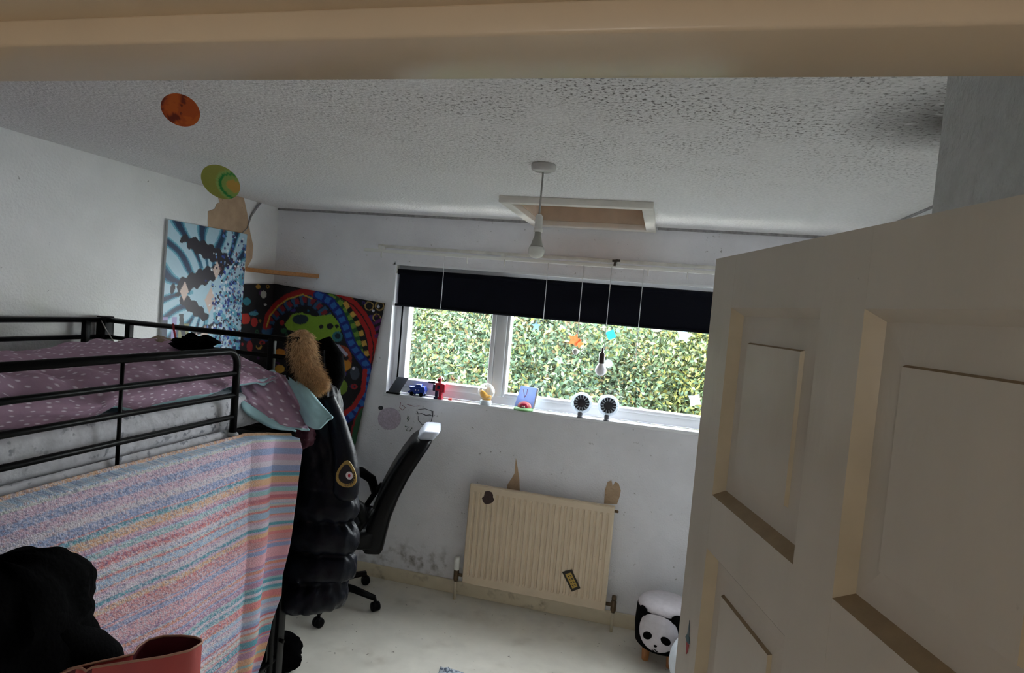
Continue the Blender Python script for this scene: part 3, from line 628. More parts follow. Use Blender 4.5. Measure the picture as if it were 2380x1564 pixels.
# ginger fur trim of the hood
fpath = [atY(px, py, CY-.09) for px, py in ((701, 766), (701, 776), (702, 800), (706, 830), (714, 858), (728, 880), (742, 896), (748, 904))]
frad = [.010, .040, .056, .058, .055, .048, .034, .010]
fur_m = M('ginger_fur', (196, 150, 98), .8, .2, 60, vcol=True)
core = tube('fur_trim', fpath, frad, M('fur_base', (176, 136, 92), .9, .2, 60), coat, 16, label='shaggy ginger fur trim')
NF = 11000; cum = np.linspace(0, 1, NF); FV = []; FF = []; FC = []
for k in range(NF):
    f = rng.random()*(len(fpath)-1); i = min(int(f), len(fpath)-2); f -= i; p = fpath[i].lerp(fpath[i+1], f); r = frad[i]*(1-f)+frad[i+1]*f
    d = (fpath[i+1]-fpath[i]).normalized(); uu, vv = frame_of(d); a = rng.random()*2*PI; nrm = (uu*math.cos(a)+vv*math.sin(a))
    b_ = p+nrm*r*.92; ln = rng.uniform(.016, .040); dirv = (nrm*rng.uniform(.5, 1.1)+d*rng.uniform(.2, .9)+Vector((0, 0, -.4))+Vector(rng.normal(0, .3, 3))).normalized()
    sd = dirv.cross(nrm); sd = (sd.normalized() if sd.length > 1e-4 else d)*.0009; n0 = len(FV)
    mid = b_+dirv*ln*.6; tip = b_+dirv*ln+Vector((0, 0, -.004))
    FV += [b_-sd, b_+sd, mid+sd*.8, mid-sd*.8, tip]; FF += [(n0, n0+1, n0+2, n0+3), (n0+3, n0+2, n0+4)]
    q = rng.uniform(.75, 1.25); cc = np.array(lin((222, 182, 134)))*q; FC += [cc*.75]*2+[cc]*2+[np.minimum(cc*1.25, 1)]
mesh('fur_strands', FV, FF, fur_m, core, col=np.array(FC), kind='stuff')
# maroon spotted cloth under the duvet corner
mar = M('maroon_spotted_cloth', (72, 22, 40), .8, .1, 20); add_spots(mar, (190, 160, 170), 70, .66, .70, None, 5, .2, .4, .9)
c = atY(712, 1012, 2.33); lump('maroon_scarf', (c.x, c.y, c.z), (.042, .035, .045), mar, amp=.4, fs=3, label='maroon spotted scarf poking out below the teal duvet corner', cat='scarf')
# black bag under the ladder
c = atZ(585, 1545, .12); lump('black_bag', (c.x, 2.62, .09), (.15, .09, .095), black_cloth, amp=.25, fs=3, flat=.088, label='black bag lying on the floor behind the ladder of the bed', cat='bag')

# ================================================================== LOWER LEFT FOREGROUND
def heap_fn(u, v):
    a = u*2*PI; t = v
    z = 1.285*(1-t**1.0) if t > .3 else 1.285*(.7+.3*math.cos(t/.3*PI/2)**.8) 
    r = interp(t, [(0, 0.0), (.06, .10), (.15, .17), (.3, .215), (.5, .22), (.75, .21), (1, .20)])
    k = 1+.16*fb(math.cos(a)*1.6, math.sin(a)*1.6, z*3.4, 1.5)+.20*abs(fb(math.cos(a)*2.5, math.sin(a)*2.5, z*6+4, 1.4))
    return (-1.355+r*k*math.cos(a)*.50, 1.02+r*k*math.sin(a)*1.12, max(z*.945 + .02*fb(math.cos(a)*2, math.sin(a)*2, 1)*(t < .5), 0))
hp = T('clothes_heap', 'tall heap of black coats and clothes in front of the striped blanket', 'clothes', (-1.355, 1.02, 0))
grid('heaped_clothes', heap_fn, 72, 80, black_cloth, hp)
slv = [atX(x, y, -1.29) for x, y in ((90, 1470), (150, 1495), (205, 1510), (240, 1530), (255, 1570))]
tube('draped_sleeve', slv, [.03, .045, .05, .045, .04], black_cloth, hp, 14)
# red slumped laundry bag
red_m = M('coral_red_vinyl', (178, 70, 66), .5, .06, 14); redin = M('dark_red_lining', (90, 14, 26), .6, .1, 14); pip_m = M('tan_piping', (176, 128, 104), .5)
bg_ = T('laundry_bag', 'coral red open laundry bag with tan piped rim in the foreground', 'bag', (-1.12, 1.2, 0))
RZ = .95
nearp = [(140, 1566), (176, 1552), (190, 1553), (200, 1559), (214, 1551), (300, 1538), (380, 1526), (440, 1512), (470, 1494)]
farp = [(468, 1486), (450, 1480), (420, 1477), (380, 1478), (345, 1487), (322, 1502), (310, 1520), (270, 1530), (220, 1540), (160, 1555)]
rim = [atZ(x, y, RZ) for x, y in nearp+farp]
cen = sum(rim, Vector())/len(rim)
def bagv(s, z, out): return [Vector((cen.x+(p.x-cen.x)*s+out[0], cen.y+(p.y-cen.y)*s+out[1], z)) for p in rim]
rings = [bagv(1.0, RZ, (0, 0)), bagv(1.04, .80, (0.0, -.01)), bagv(1.10, .50, (.01, -.02)), bagv(1.10, .15, (.01, -.02)), bagv(1.0, 0.0, (.01, -.02))]
n = len(rim); V = [p for r in rings for p in r]; F = [(k*n+i, k*n+(i+1) % n, (k+1)*n+(i+1) % n, (k+1)*n+i) for k in range(4) for i in range(n)] + [tuple(4*n+i for i in range(n))]
mesh('bag_side', V, F, red_m, bg_, smooth=True)
rin = [bagv(.985, RZ-.002, (0, 0)), bagv(.97, .78, (0, -.01)), bagv(.8, .70, (0, -.01))]; V = [p for r in rin for p in r]
mesh('bag_lining', V, [(k*n+i, (k+1)*n+i, (k+1)*n+(i+1) % n, k*n+(i+1) % n) for k in range(2) for i in range(n)] + [tuple(2*n+i for i in range(n))[::-1]], redin, bg_, smooth=True)
tube('piping', rim+[rim[0]], .0028, pip_m, bg_, 6)

# ================================================================== OFFICE CHAIR
oc = T('office_chair', 'black swivel office chair with armrests and a headrest with painted sky sheen beside the wall', 'chair', (-1.80, 3.31, 0), rotz=math.radians(20))
def rbox(name, b, mat, par, bevel=.02, f=None, sub=True):
    """rounded cushion-like box in local space"""
    bm = bmesh.new(); bmesh.ops.create_cube(bm, size=1)
    bmesh.ops.subdivide_edges(bm, edges=bm.edges, cuts=5, use_grid_fill=True)
    x0, x1, y0, y1, z0, z1 = b; V = []
    for v in bm.verts:
        c = v.co*2; k = 8
        n_ = (abs(c.x)**k+abs(c.y)**k+abs(c.z)**k)**(1/k) or 1
        c = c/n_ if n_ > 0 else c
        p = Vector(((x0+x1)/2+c.x*(x1-x0)/2, (y0+y1)/2+c.y*(y1-y0)/2, (z0+z1)/2+c.z*(z1-z0)/2))
        v.co = Vector(f(p)) if f else p
    me_V = [tuple(v.co) for v in bm.verts]; bm.verts.index_update(); me_F = [tuple(v.index for v in f_.verts) for f_ in bm.faces]; bm.free()
    return mesh(name, me_V, me_F, mat, par, smooth=True)
def lean(p): return (p.x+.40*(p.z-.40)+.06*((p.z-.75)/.35)**2-.05, p.y*(1-.12*max(0, (p.z-.7)/.4)), p.z)
back = rbox('backrest', (.175, .30, -.225, .225, .36, 1.06), leather_m, oc, f=lean)
rbox('headrest', (.195, .295, -.17, .17, 1.045, 1.105), M('sky_sheen_leatherette', (196, 202, 216), .3, .05, 30), oc, f=lean, )  # pale colour paints in the sky reflecting off the headrest
boxes('backrest_side_bolster', [], leather_m, back) if False else None
rbox('seat', (-.27, .27, -.245, .245, .41, .53), leather_m, oc)
rbox('seat_pan', (-.20, .20, -.17, .17, .385, .435), black_plastic, oc)
for s in (-1, 1):
    tube('armrest', [(.20, s*.265, .60), (.17, s*.27, .68), (.10, s*.27, .725), (-.08, s*.27, .735), (-.17, s*.27, .72), (-.19, s*.265, .66), (-.14, s*.26, .55), (-.10, s*.22, .42)], [.028, .030, .032, .034, .032, .026, .024, .022], black_plastic, oc, 10)
    tube('arm_bracket', [(.24, s*.235, .66), (.20, s*.265, .60), (.12, s*.24, .46)], .018, black_plastic, oc, 8)
tube('gas_column', [(0, 0, .09), (0, 0, .40)], [.035, .028], black_plastic, oc, 14)
lathe('base_hub', [(.05, .07), (.055, .09), (.05, .13), (.035, .15)], (0, 0, 0), black_plastic, oc, 16)
for k in range(5):
    a = math.radians(-20 + .6 + 72*k); c_, s_ = math.cos(a), math.sin(a)
    tube('base_leg', [(.03*c_, .03*s_, .11), (.15*c_, .15*s_, .105), (.29*c_, .29*s_, .078)], [.026, .022, .017], black_plastic, oc, 8)
    cs = lathe('castor', [(.012, -.022), (.026, -.022), (.028, -.012), (.028, -.004), (.020, 0), (.028, .004), (.028, .012), (.026, .022), (.012, .022)], (.30*c_, .30*s_, .029), black_plastic, oc, 16, (-s_*.6+c_*.5, c_*.6+s_*.5, 0))
    tube('castor_stem', [(.29*c_, .29*s_, .085), (.30*c_, .30*s_, .05)], .010, black_plastic, oc, 6)

# ================================================================== RADIATOR
RX0, RX1, RZ0, RZ1, RY = -1.075, -.180, .125, .748, 3.625
rd = T('radiator', 'cream ribbed panel radiator mounted under the window', 'radiator', ((RX0+RX1)/2, 3.66, 0))
nr = 24; xs = []; prof = []
x = RX0; prof.append((RX0, RY+.03)); prof.append((RX0+.002, RY+.004)); prof.append((RX0+.008, RY))
pit = (RX1-RX0-.04)/nr
for k in range(nr):
    c = RX0+.02+pit*(k+.5); prof += [(c-.010, RY), (c-.0055, RY+.0075), (c+.0055, RY+.0075), (c+.010, RY)]
prof += [(RX1-.008, RY), (RX1-.002, RY+.004), (RX1, RY+.03)]
V = []; F = []; zl = [(RZ0, 0), (RZ0+.045, 0), (RZ0+.06, 1), (RZ1-.055, 1), (RZ1-.04, 0), (RZ1-.006, 0), (RZ1, .006)]
for i, (z, d) in enumerate(zl):
    for (px_, py_) in prof:
        y = py_ if (d == 1 or py_ > RY+.009) else (min(py_, RY+.004) if px_ in (RX0+.002, RX1-.002) else RY)
        if i == len(zl)-1: y = y+.006
        V.append((px_, y, z))
m_ = len(prof); F = [(i*m_+j, i*m_+j+1, (i+1)*m_+j+1, (i+1)*m_+j) for i in range(len(zl)-1) for j in range(m_-1)]
mesh('ribbed_panel', V, F, rad_m, rd)
box('panel_back', (RX0+.003, RX1-.003, RY+.012, RY+.03, RZ0, RZ1), rad_m, rd)
for x in (RX0+.15, RX1-.15): box('wall_bracket', (x-.02, x+.02, RY+.03, D, RZ0+.05, RZ1-.08), rad_m, rd)
def valve(x, s, cap_m, capn):
    tube('valve_tail', [(x, RY+.022, RZ0+.035), (x+s*.045, RY+.022, RZ0+.035)], .011, brass_m, rd)
    v = lathe('valve_body', [(.012, RZ0-.01), (.017, RZ0+.005), (.017, RZ0+.055), (.013, RZ0+.065)], (x+s*.045, RY+.022, 0), brass_m, rd, 12)
    lathe(capn, [(.013, RZ0+.062), (.019, RZ0+.07), (.020, RZ0+.13), (.016, RZ0+.145), (.004, RZ0+.148)] if cap_m is white_plastic else [(.010, RZ0+.062), (.016, RZ0+.07), (.014, RZ0+.09), (.004, RZ0+.094)], (x+s*.045, RY+.022, 0), cap_m, v, 14)
    tube('pipe', [(x+s*.045, RY+.022, RZ0-.005), (x+s*.045, RY+.022, 0)], .0095, pipe_m, rd, 10)
valve(RX0, -1, white_plastic, 'thermostat_cap'); valve(RX1, 1, brass_m, 'lockshield_cap')
lathe('bleed_valve', [(.008, 0), (.008, .02), (.004, .024)], (RX1-.001, RY+.02, RZ1-.03), brass_m, rd, 10, (1, 0, 0))
# stickers on the radiator
SY = RY-.0006
def rst(pts): return [atY(x, y, SY) for x, y in pts]
brown_m = M('dark_brown_print', (64, 42, 38), .5, .1, 80)
slab('brown_sticker', rst([(1128, 1142), (1136, 1141), (1143, 1144), (1146, 1150), (1146, 1156), (1149, 1161), (1146, 1166), (1140, 1170), (1132, 1172), (1126, 1170), (1122, 1164), (1120, 1157), (1125, 1153), (1126, 1147)]), .0006, (0, -1, 0), brown_m, label='dark brown bun-shaped sticker on the upper left of the radiator', cat='sticker')
ys = T('yellow_sticker', 'slanted black-edged yellow sticker on the lower right of the radiator', 'sticker', tuple(atY(1328, 1350, SY)))
Q = [Vector(p) for p in rst([(1306, 1329), (1329, 1323), (1349, 1367), (1329, 1375)])]
slab('sticker_border', Q, .0006, (0, -1, 0), M('sticker_black', (44, 34, 24), .5, .1, 80), ys)
def qp(u, v): return Q[0].lerp(Q[1], u).lerp(Q[3].lerp(Q[2], u), v)
yl = slab('sticker_field', [qp(u, v)+Vector((0, -.0007, 0)) for u, v in ((.2, .14), (.8, .14), (.8, .88), (.2, .88))], .0004, (0, -1, 0), M('sticker_yellow', (196, 160, 70), .5, .15, 120), ys)
for v in (.24, .40, .56, .72):
    for u0_, u1_ in ((.3, .44), (.54, .70)): slab('sticker_glyph', [qp(u, vv)+Vector((0, -.0012, 0)) for u, vv in ((u0_, v), (u1_, v+.02), (u1_, v+.09), (u0_+.05, v+.07))], .0003, (0, -1, 0), MATS['sticker_black'], yl)
# ================================================================== WALL PICTURES
def seg_d(X, Y, pts):
    """distance to a polyline and the arclength of the nearest point"""
    best = np.full(X.shape, 1e9); al = np.zeros(X.shape); s = 0
    for (x0, y0), (x1, y1) in zip(pts[:-1], pts[1:]):
        dx, dy = x1-x0, y1-y0; L2 = dx*dx+dy*dy; t = np.clip(((X-x0)*dx+(Y-y0)*dy)/L2, 0, 1); d = np.hypot(X-x0-t*dx, Y-y0-t*dy)
        m = d < best; al = np.where(m, s+t*math.sqrt(L2), al); best = np.minimum(best, d); s += math.sqrt(L2)
    return best, al
def tapestry_cols(P):
    d = P-np.array(CAM); q = np.stack([d@np.array(rt), d@np.array(up), d@np.array(fwd)], 1)
    px = IW/2+FPX*q[:, 0]/q[:, 2]; py = IH/2-FPX*q[:, 1]/q[:, 2]; a = (px-540)*3.725; b = (py-620)*3.725
    C = np.tile(np.array(lin((14, 10, 16))), (len(P), 1))
    def put(m, c): C[m] = lin(c)
    r = random.Random(5)
    for k in range(260):
        x, y, s = r.uniform(40, 1330), r.uniform(120, 2300), r.uniform(8, 24); c = r.choice([(150, 30, 34), (30, 96, 120), (60, 40, 110), (150, 110, 40), (70, 30, 80), (40, 90, 60), (24, 60, 110)])
        dd = np.hypot((a-x)*r.uniform(.6, 1.6), b-y); put((dd < s) & (dd > s*r.choice((0, .45))), c)
    D_, A_ = seg_d(a, b, [(300, 560), (330, 450), (420, 370), (520, 310), (620, 285), (700, 300), (760, 350), (820, 430)]); put((D_ < 52), (22, 16, 40)); put((D_ < 44) & ((A_ % 70) < 40), (44, 84, 120)); put((D_ < 26) & ((A_ % 70) > 24) & ((A_ % 70) < 60), (130, 34, 44))
    D_, A_ = seg_d(a, b, [(290, 520), (310, 420), (380, 330), (470, 262), (600, 215), (690, 220), (740, 262)]); put(D_ < 26, (156, 28, 26)); D2, _ = seg_d(a, b, [(296, 520), (325, 425), (395, 340), (480, 280), (610, 240), (690, 275)]); put(D2 < 6, (190, 160, 60))
    D_, A_ = seg_d(a, b, [(930, 262), (1050, 335), (1130, 430), (1190, 540), (1222, 680), (1215, 800), (1190, 900)]); put(D_ < 44, (168, 26, 24)); put(D_ < 5, (30, 6, 8))
    D_, A_ = seg_d(a, b, [(850, 258), (960, 330), (1020, 430), (1070, 560), (1110, 690), (1150, 800)]); put(D_ < 34, (30, 84, 40)); put((D_ < 24) & ((A_ % 78) < 44), (112, 150, 52))
    D_, A_ = seg_d(a, b, [(980, 320), (1070, 450), (1112, 560), (1145, 680), (1170, 780)]); put(D_ < 22, (14, 12, 14)); put((D_ < 20) & ((A_ % 90) < 45), (206, 160, 70))
    D_, A_ = seg_d(a, b, [(740, 245), (850, 300), (925, 400), (980, 520), (1030, 660), (1100, 770), (1160, 850), (1182, 960), (1155, 1130), (1060, 1262), (920, 1360), (800, 1400)]); put(D_ < 40, (20, 36, 120)); put((D_ < 26) & ((A_ % 72) < 46), (40, 100, 176))
    D_, A_ = seg_d(a, b, [(1150, 900), (1130, 1080), (1050, 1210), (920, 1310), (800, 1350)]); put(D_ < 20, (166, 30, 26))
    D_, A_ = seg_d(a, b, [(1130, 1250), (1090, 1330), (1060, 1450), (1040, 1700)]); put(D_ < 24, (36, 80, 50)); put((D_ > 24) & (D_ < 40), (130, 26, 28))
    # lime central shape, orange and teal blotches
    poly = [(450, 500), (520, 410), (600, 395), (720, 430), (860, 410), (920, 480), (940, 550), (900, 640), (800, 670), (620, 580), (480, 545)]
    ins = np.zeros(len(P), bool); n_ = len(poly)
    for i in range(n_):
        (x0, y0), (x1, y1) = poly[i], poly[(i+1) % n_]; c_ = ((y0 > b) != (y1 > b)) & (a < (x1-x0)*(b-y0)/((y1-y0) or 1e-9)+x0); ins ^= c_
    put(ins, (128, 164, 44))
    for x, y, rx, ry, c in ((590, 455, 70, 42, (36, 50, 60)), (845, 515, 30, 26, (18, 16, 20)), (770, 520, 20, 18, (24, 22, 24)), (905, 515, 16, 16, (24, 22, 24)), (910, 605, 46, 46, (50, 110, 120)), (912, 600, 24, 24, (20, 40, 50)),
                            (940, 800, 95, 120, (150, 60, 30)), (970, 850, 60, 50, (196, 130, 40)), (985, 790, 24, 20, (30, 16, 14)), (940, 860, 26, 22, (60, 20, 16)), (900, 760, 40, 50, (170, 40, 34)), (945, 1040, 52, 66, (112, 142, 46)), (1060, 920, 40, 60, (60, 66, 80)),
                            (110, 450, 46, 48, (190, 52, 40)), (190, 480, 30, 40, (170, 40, 36)), (125, 300, 34, 34, (44, 120, 136)), (185, 405, 42, 18, (64, 130, 150)), (270, 240, 26, 32, (170, 170, 160)), (285, 328, 12, 12, (190, 190, 190)), (410, 750, 50, 40, (196, 120, 40)), (410, 885, 44, 36, (190, 140, 50)), (230, 690, 26, 26, (170, 130, 50)), (226, 682, 18, 18, (14, 12, 16)), (150, 690, 26, 50, (150, 36, 40))):
        put(((a-x)/rx)**2+((b-y)/ry)**2 < 1, c)
    D_, _ = seg_d(a, b, [(830, 655), (920, 690), (985, 760)]); put(D_ < 14, (180, 176, 196))
    for x, y in ((1220, 380), (1050, 880), (1265, 345)): put(np.hypot(a-x, b-y) < 12, (200, 200, 214))
    for x, y, s in ((1185, 340, 40), (1275, 340, 40), (1250, 440, 36)): dd = np.hypot(a-x, b-y); put((dd < s) & (dd > s-9), (170, 140, 80))
    put((a > 1215) & (b > 420) & (b < 620) & (a > 1240-(b-420)*.05) & ((b*.05+a*.02) % 3 < 1.6), (96, 30, 96))
    return C
tp = T('wall_tapestry', 'black psychedelic tapestry with red, blue and lime swirls bent around the corner', 'tapestry', (XL+.4, D-.02, .6))
Ltot = .345+.85
def tap(u, v):
    s = u*Ltot
    top = interp(s, [(0, 1.862), (.345, 1.884), (Ltot, 1.817)]); rx = -1.776-.137*min(1.15, max(0, (1.817-(top-v*1.3))/.965))
    z = top - v*1.30; wv = .006*math.sin(s*17+v*3)*(.3+v)+.004*fb(s*5, v*4)
    g_ = .012+abs(wv)
    if s < .335: return (XL+g_, D-.345+s, z)
    t = min(1, (s-.335)/(Ltot-.335)); x = XL+.012+t*(rx-XL-.012)
    return (x, D-g_-.004, z)
nu, nv = 230, 250
V = np.array([tap(i/nu, j/nv) for i in range(nu+1) for j in range(nv+1)])
mesh('printed_cloth', V, [(i*(nv+1)+j, i*(nv+1)+j+1, (i+1)*(nv+1)+j+1, (i+1)*(nv+1)+j) for i in range(nu) for j in range(nv)], cloth_print_m, tp, smooth=True, col=tapestry_cols(V))
# poster: abstract print in the same colours (teal rays, dark sweep, blue shards)
PY0, PY1, PZ1, PZ0 = 2.760, 3.398, 2.170, 1.27
nu, nv = 150, 210
U, Vv = np.meshgrid(np.linspace(0, 1, nu+1), np.linspace(0, 1, nv+1), indexing='ij'); u = U.ravel(); v = Vv.ravel()
C = np.tile(np.array(lin((176, 208, 222))), (len(u), 1))
def put(m, c): C[m] = lin(c)
ang_ = np.arctan2((v-.42)*1.4, u-.52); rad_ = np.hypot((v-.42)*1.4, u-.52); ray_ = np.sin(ang_*17+1.2*np.sin(rad_*9+ang_*5))*np.where((u < .5) | (v < .25), 1, .35)
put((ray_ > 0) & (rad_ > .2), (104, 172, 194)); put((ray_ > .45) & (rad_ > .24), (34, 98, 130)); put((ray_ > .78) & (rad_ > .30), (16, 44, 78))
put((u < .16) & (v > .58) & (np.sin(u*60) > -.2), (150, 140, 186)); put((u < .06) & (v > .60), (28, 40, 70))
for x_, y_, a_, b_, t_ in ((.50, .16, .36, .07, .25), (.40, .33, .34, .075, -.35), (.34, .52, .22, .055, .5), (.52, .66, .20, .04, -.2)):     # loose dark brush strokes
    p_ = (u-x_)*math.cos(t_)+(v-y_)*1.4*math.sin(t_); q_ = -(u-x_)*math.sin(t_)+(v-y_)*1.4*math.cos(t_)
    put((p_/a_)**2+(q_/b_)**2+.3*np.sin(p_*60+q_*25) < 1, (34, 28, 40))
put((np.abs(u-.30-.06*np.sin(v*7)) < .06) & (v > .62) & (v < .88), (132, 134, 92)); put((np.abs(u-.25-.05*np.sin(v*9)) < .025) & (v > .56) & (v < .9), (44, 50, 56))
for x_, y_, s_ in ((.22, .42, .05), (.60, .27, .05), (.54, .47, .07), (.50, .80, .13), (.40, .74, .05)): put((np.abs(u-x_)+np.abs(v-y_)*.8 < s_), (212, 190, 178))
r = random.Random(3)
for k in range(760):
    x = min(1, max(.45, r.gauss(.82, .13))); y = r.gauss(.52, .26); s = r.uniform(.006, .022); an = r.uniform(0, PI); c = r.choice([(26, 40, 110), (40, 70, 160), (90, 130, 196), (230, 236, 240), (24, 24, 46), (150, 190, 214), (120, 80, 90), (60, 50, 110), (220, 226, 236)])
    du = (u-x)*math.cos(an)+(v-y)*1.4*math.sin(an); dv_ = -(u-x)*math.sin(an)+(v-y)*1.4*math.cos(an); put((np.abs(du)+np.abs(dv_)*r.uniform(.7, 1.6) < s), c)
for k in range(60):
    x = r.uniform(.45, 1); y = r.uniform(.80, 1); s = r.uniform(.01, .03); put((np.abs(u-x) < s) & (np.abs(v-y) < s*.9), r.choice([(40, 70, 160), (220, 230, 240), (70, 120, 190), (24, 30, 80)]))
pst = T('poster', 'blue and white poster with dark brush strokes and scattering shards on the left wall', 'poster', (XL+.02, (PY0+PY1)/2, PZ0))
V = np.stack([np.full(len(u), XL+.020) + .003*np.sin(v*5)*np.sin(u*4), PY0+u*(PY1-PY0), PZ1+.008*u-(v*(PZ1-PZ0))], 1)
F = [(i*(nv+1)+j, i*(nv+1)+j+1, (i+1)*(nv+1)+j+1, (i+1)*(nv+1)+j) for i in range(nu) for j in range(nv)]
mesh('printed_sheet', V, F, print_m, pst, col=C)
box('sheet_backing', (XL+.001, XL+.016, PY0+.004, PY1-.004, PZ0+.01, PZ1-.004), M('poster_backing', (226, 228, 232), .7), pst)
# corner shelf
a0 = atX(570, 630, XL); a1 = atY(742, 641, D)
zz = 1.945
slab('corner_shelf', [(XL+.001, D-.001, zz), (XL+.001, a0.y, zz), (a1.x, D-.001, zz)], .026, (0, 0, 1), wood_raw, label='small triangular pine shelf fixed across the wall corner', cat='shelf')

# ================================================================== CEILING THINGS
pd = T('pendant_light', 'bare white bulb hanging on a cord from the ceiling rose', 'lamp', (-.488, 2.27, HC))
PX, PYc = -.490, 2.27
lathe('ceiling_rose', [(.045, 0), (.047, -.006), (.045, -.020), (.030, -.027), (.008, -.029)], (PX, PYc, HC), M('backlit_white_plastic', (196, 194, 192), .25), pd, 28)  # rose greyed to paint in its backlit shade
tube('cord', [(PX, PYc, HC-.027), (PX-.001, PYc, 2.195)], .0035, M('grey_flex', (170, 168, 164), .6), pd, 6)
lathe('lamp_holder', [(.008, 2.215), (.014, 2.208), (.0145, 2.165), (.017, 2.163), (.017, 2.150), (.013, 2.149)], (PX, PYc, 0), white_plastic, pd, 18)
bu = lathe('bulb_neck', [(.012, 2.150), (.012, 2.135), (.013, 2.132), (.023, 2.100), (.027, 2.093)], (PX, PYc, 0), M('grey_bulb_plastic', (168, 168, 160), .4), pd, 20)
lathe('bulb_globe', [(.027, 2.094), (.0305, 2.083), (.0305, 2.074), (.026, 2.062), (.016, 2.054), (.002, 2.051)], (PX, PYc, 0), M('frosted_bulb', (226, 228, 222), .25), pd, 22)
def planet(name, label, px, py, Z, rx, rz, tilt, colfn, n=40):
    c = atZ(px, py, Z); nrm = (CAM-c).normalized(); uu = nrm.cross(Vector((0, 0, 1))).normalized()*-1; vv = nrm.cross(uu)
    if vv.z < 0: vv = -vv
    t = T(name, label, 'decoration', tuple(c)); V = []; F = []; cols = []
    for sgn, o_ in ((1, .0012), (-1, -.0012)):
        base = len(V)
        for i in range(13):
            for j in range(n):
                r = i/12; a = 2*PI*j/n; x = r*math.cos(a); y = r*math.sin(a)
                X = x*math.cos(tilt)*rx-y*math.sin(tilt)*rz; Y = x*math.sin(tilt)*rx+y*math.cos(tilt)*rz
                V.append(c+uu*X+vv*Y+nrm*o_); cols.append(lin(colfn(x, y)))
        for i in range(12):
            for j in range(n):
                q = (base+i*n+j, base+(i+1)*n+j, base+(i+1)*n+(j+1) % n, base+i*n+(j+1) % n); F.append(q if sgn > 0 else q[::-1])
    e = 12*n; b2 = 13*n+12*n
    for j in range(n): F.append((e+j, b2+j, b2+(j+1) % n, e+(j+1) % n))
    mesh('card_disc', V, F, print_m, t, col=np.array(cols))
    tp_ = c+vv*min(rx, rz)*.98; tube('thread', [tp_, (tp_.x, tp_.y, HC)], .0008, cord_m, t, 5)
def mars(x, y):
    k = fb(x*2+3, y*2, 1.5); return (120, 34, 10) if (k > .22 and x < .1) else ((206, 96, 26) if k < -.1 else (190, 80, 22))
def uranus(x, y):
    d = math.hypot(x-.62, y-.30)*.92
    if .60 < d < .74: return (30, 140, 60)
    if d < .36: return (196, 156, 70)
    if d < .60: return (140, 170, 84)
    if d < .86: return (150, 186, 100)
    return (156, 160, 70)
planet('orange_planet', 'orange paper planet disc hanging below the ceiling', 420, 256, 2.315, .0475, .041, -.25, mars)
planet('green_planet', 'green banded paper planet disc hanging near the left wall', 513, 423, 2.30, .083, .066, -.55, uranus)

# ================================================================== WINDOW SILL THINGS
def hang(name, label, x, z1, y=3.656, r=.0024, cat='ornament', group=None):
    t = T(name, label, cat, (x, y, z1), group=group); tube('cord', [(x, y, 2.145), (x, y, z1)], r, cord_m, t, 6); return t
t = hang('hanging_crystal', 'short white cord with a clear bead at the left end of the blind', -1.370, 1.815); ball('bead', (-1.370, 3.648, 1.806), .012, clear_m, t, 10, 8)
def star(name, c, r, n, mat, par, th=.005, k=.5, rot=0, **kw):
    return slab(name, [(c[0]+(r if i % 2 == 0 else r*k)*math.sin(i*PI/n+rot), c[1], c[2]+(r if i % 2 == 0 else r*k)*math.cos(i*PI/n+rot)) for i in range(2*n)], th, (0, -1, 0), mat, par, **kw)
ice_m = M('pale_blue_gel', (200, 226, 240), .2, .05, 30); cyan_m = M('cyan_gel', (110, 206, 226), .2, .06, 30); orange_m = M('orange_felt', (246, 178, 140), .7, .12, 60)
for m_ in (ice_m, cyan_m, orange_m): translucent(m_, .7)
t = hang('hanging_star', 'pale blue star hanging on a cord left of the window middle', -.709, 1.795); tube('cord', [(-.709, 3.648, 1.797), (-.735, 3.648, 1.783)], .002, cord_m, t, 5); star('star', (-.748, 3.650, 1.762), .034, 5, ice_m, t, k=.45)
t = hang('hanging_leaf', 'orange felt leaf with a white ball hanging in front of the glass', -.494, 1.735)
star('leaf', (-.508, 3.650, 1.700), .042, 5, orange_m, t, k=.55, rot=.3); star('leaf', (-.478, 3.654, 1.682), .030, 4, orange_m, t, k=.5); ball('pom_ball', (-.497, 3.648, 1.632), .019, white_plastic, t, 14, 10)
t = hang('pull_light', 'dark brown pull light with a round white bulb hanging before the window', -.330, 1.655, cat='lamp')
lathe('socket', [(.004, 1.672), (.007, 1.665), (.007, 1.645), (.018, 1.636), (.0185, 1.585), (.015, 1.578)], (-.338, 3.648, 0), M('dark_brown_plastic', (46, 32, 26), .4), t, 16)
lathe('bulb', [(.012, 1.582), (.019, 1.572), (.031, 1.552), (.034, 1.538), (.030, 1.520), (.018, 1.508), (.002, 1.504)], (-.338, 3.648, 0), M('white_bulb', (238, 236, 244), .25), t, 20)
t = hang('hanging_drop', 'clear glass drop on the rightmost white cord in the window', -.145, 1.655); lathe('drop', [(.001, 1.658), (.004, 1.65), (.010, 1.63), (.011, 1.62), (.006, 1.611), (.001, 1.609)], (-.148, 3.648, 0), clear_m, t, 12)
GS = GY-.0015
def sticker(name, label, px, py, r, mat, k=.5, n=5, rot=0):
    p = atY(px, py, GS); return star(name, (p.x, GS, p.z), r, n, mat, None, .002, k, rot, label=label, cat='sticker')
p = atY(1420, 775, GS); sticker('window_sticker', 'cyan gel sticker on the glass above the brown pull light', 1420, 778, .036, cyan_m, .7, 4, .3)
sticker('window_sticker', 'pale round gel sticker on the glass beside the white bulb', 1414, 845, .026, ice_m, .92, 8)
sticker('window_sticker', 'pale blue star sticker just under the blind near the door', 1590, 780, .050, ice_m, .5, 5, .2)
sticker('window_sticker', 'pale blue tilted sticker low on the glass beside the door', 1615, 930, .046, ice_m, .6, 4, .5)
p = atZ(908, 912, SZ)
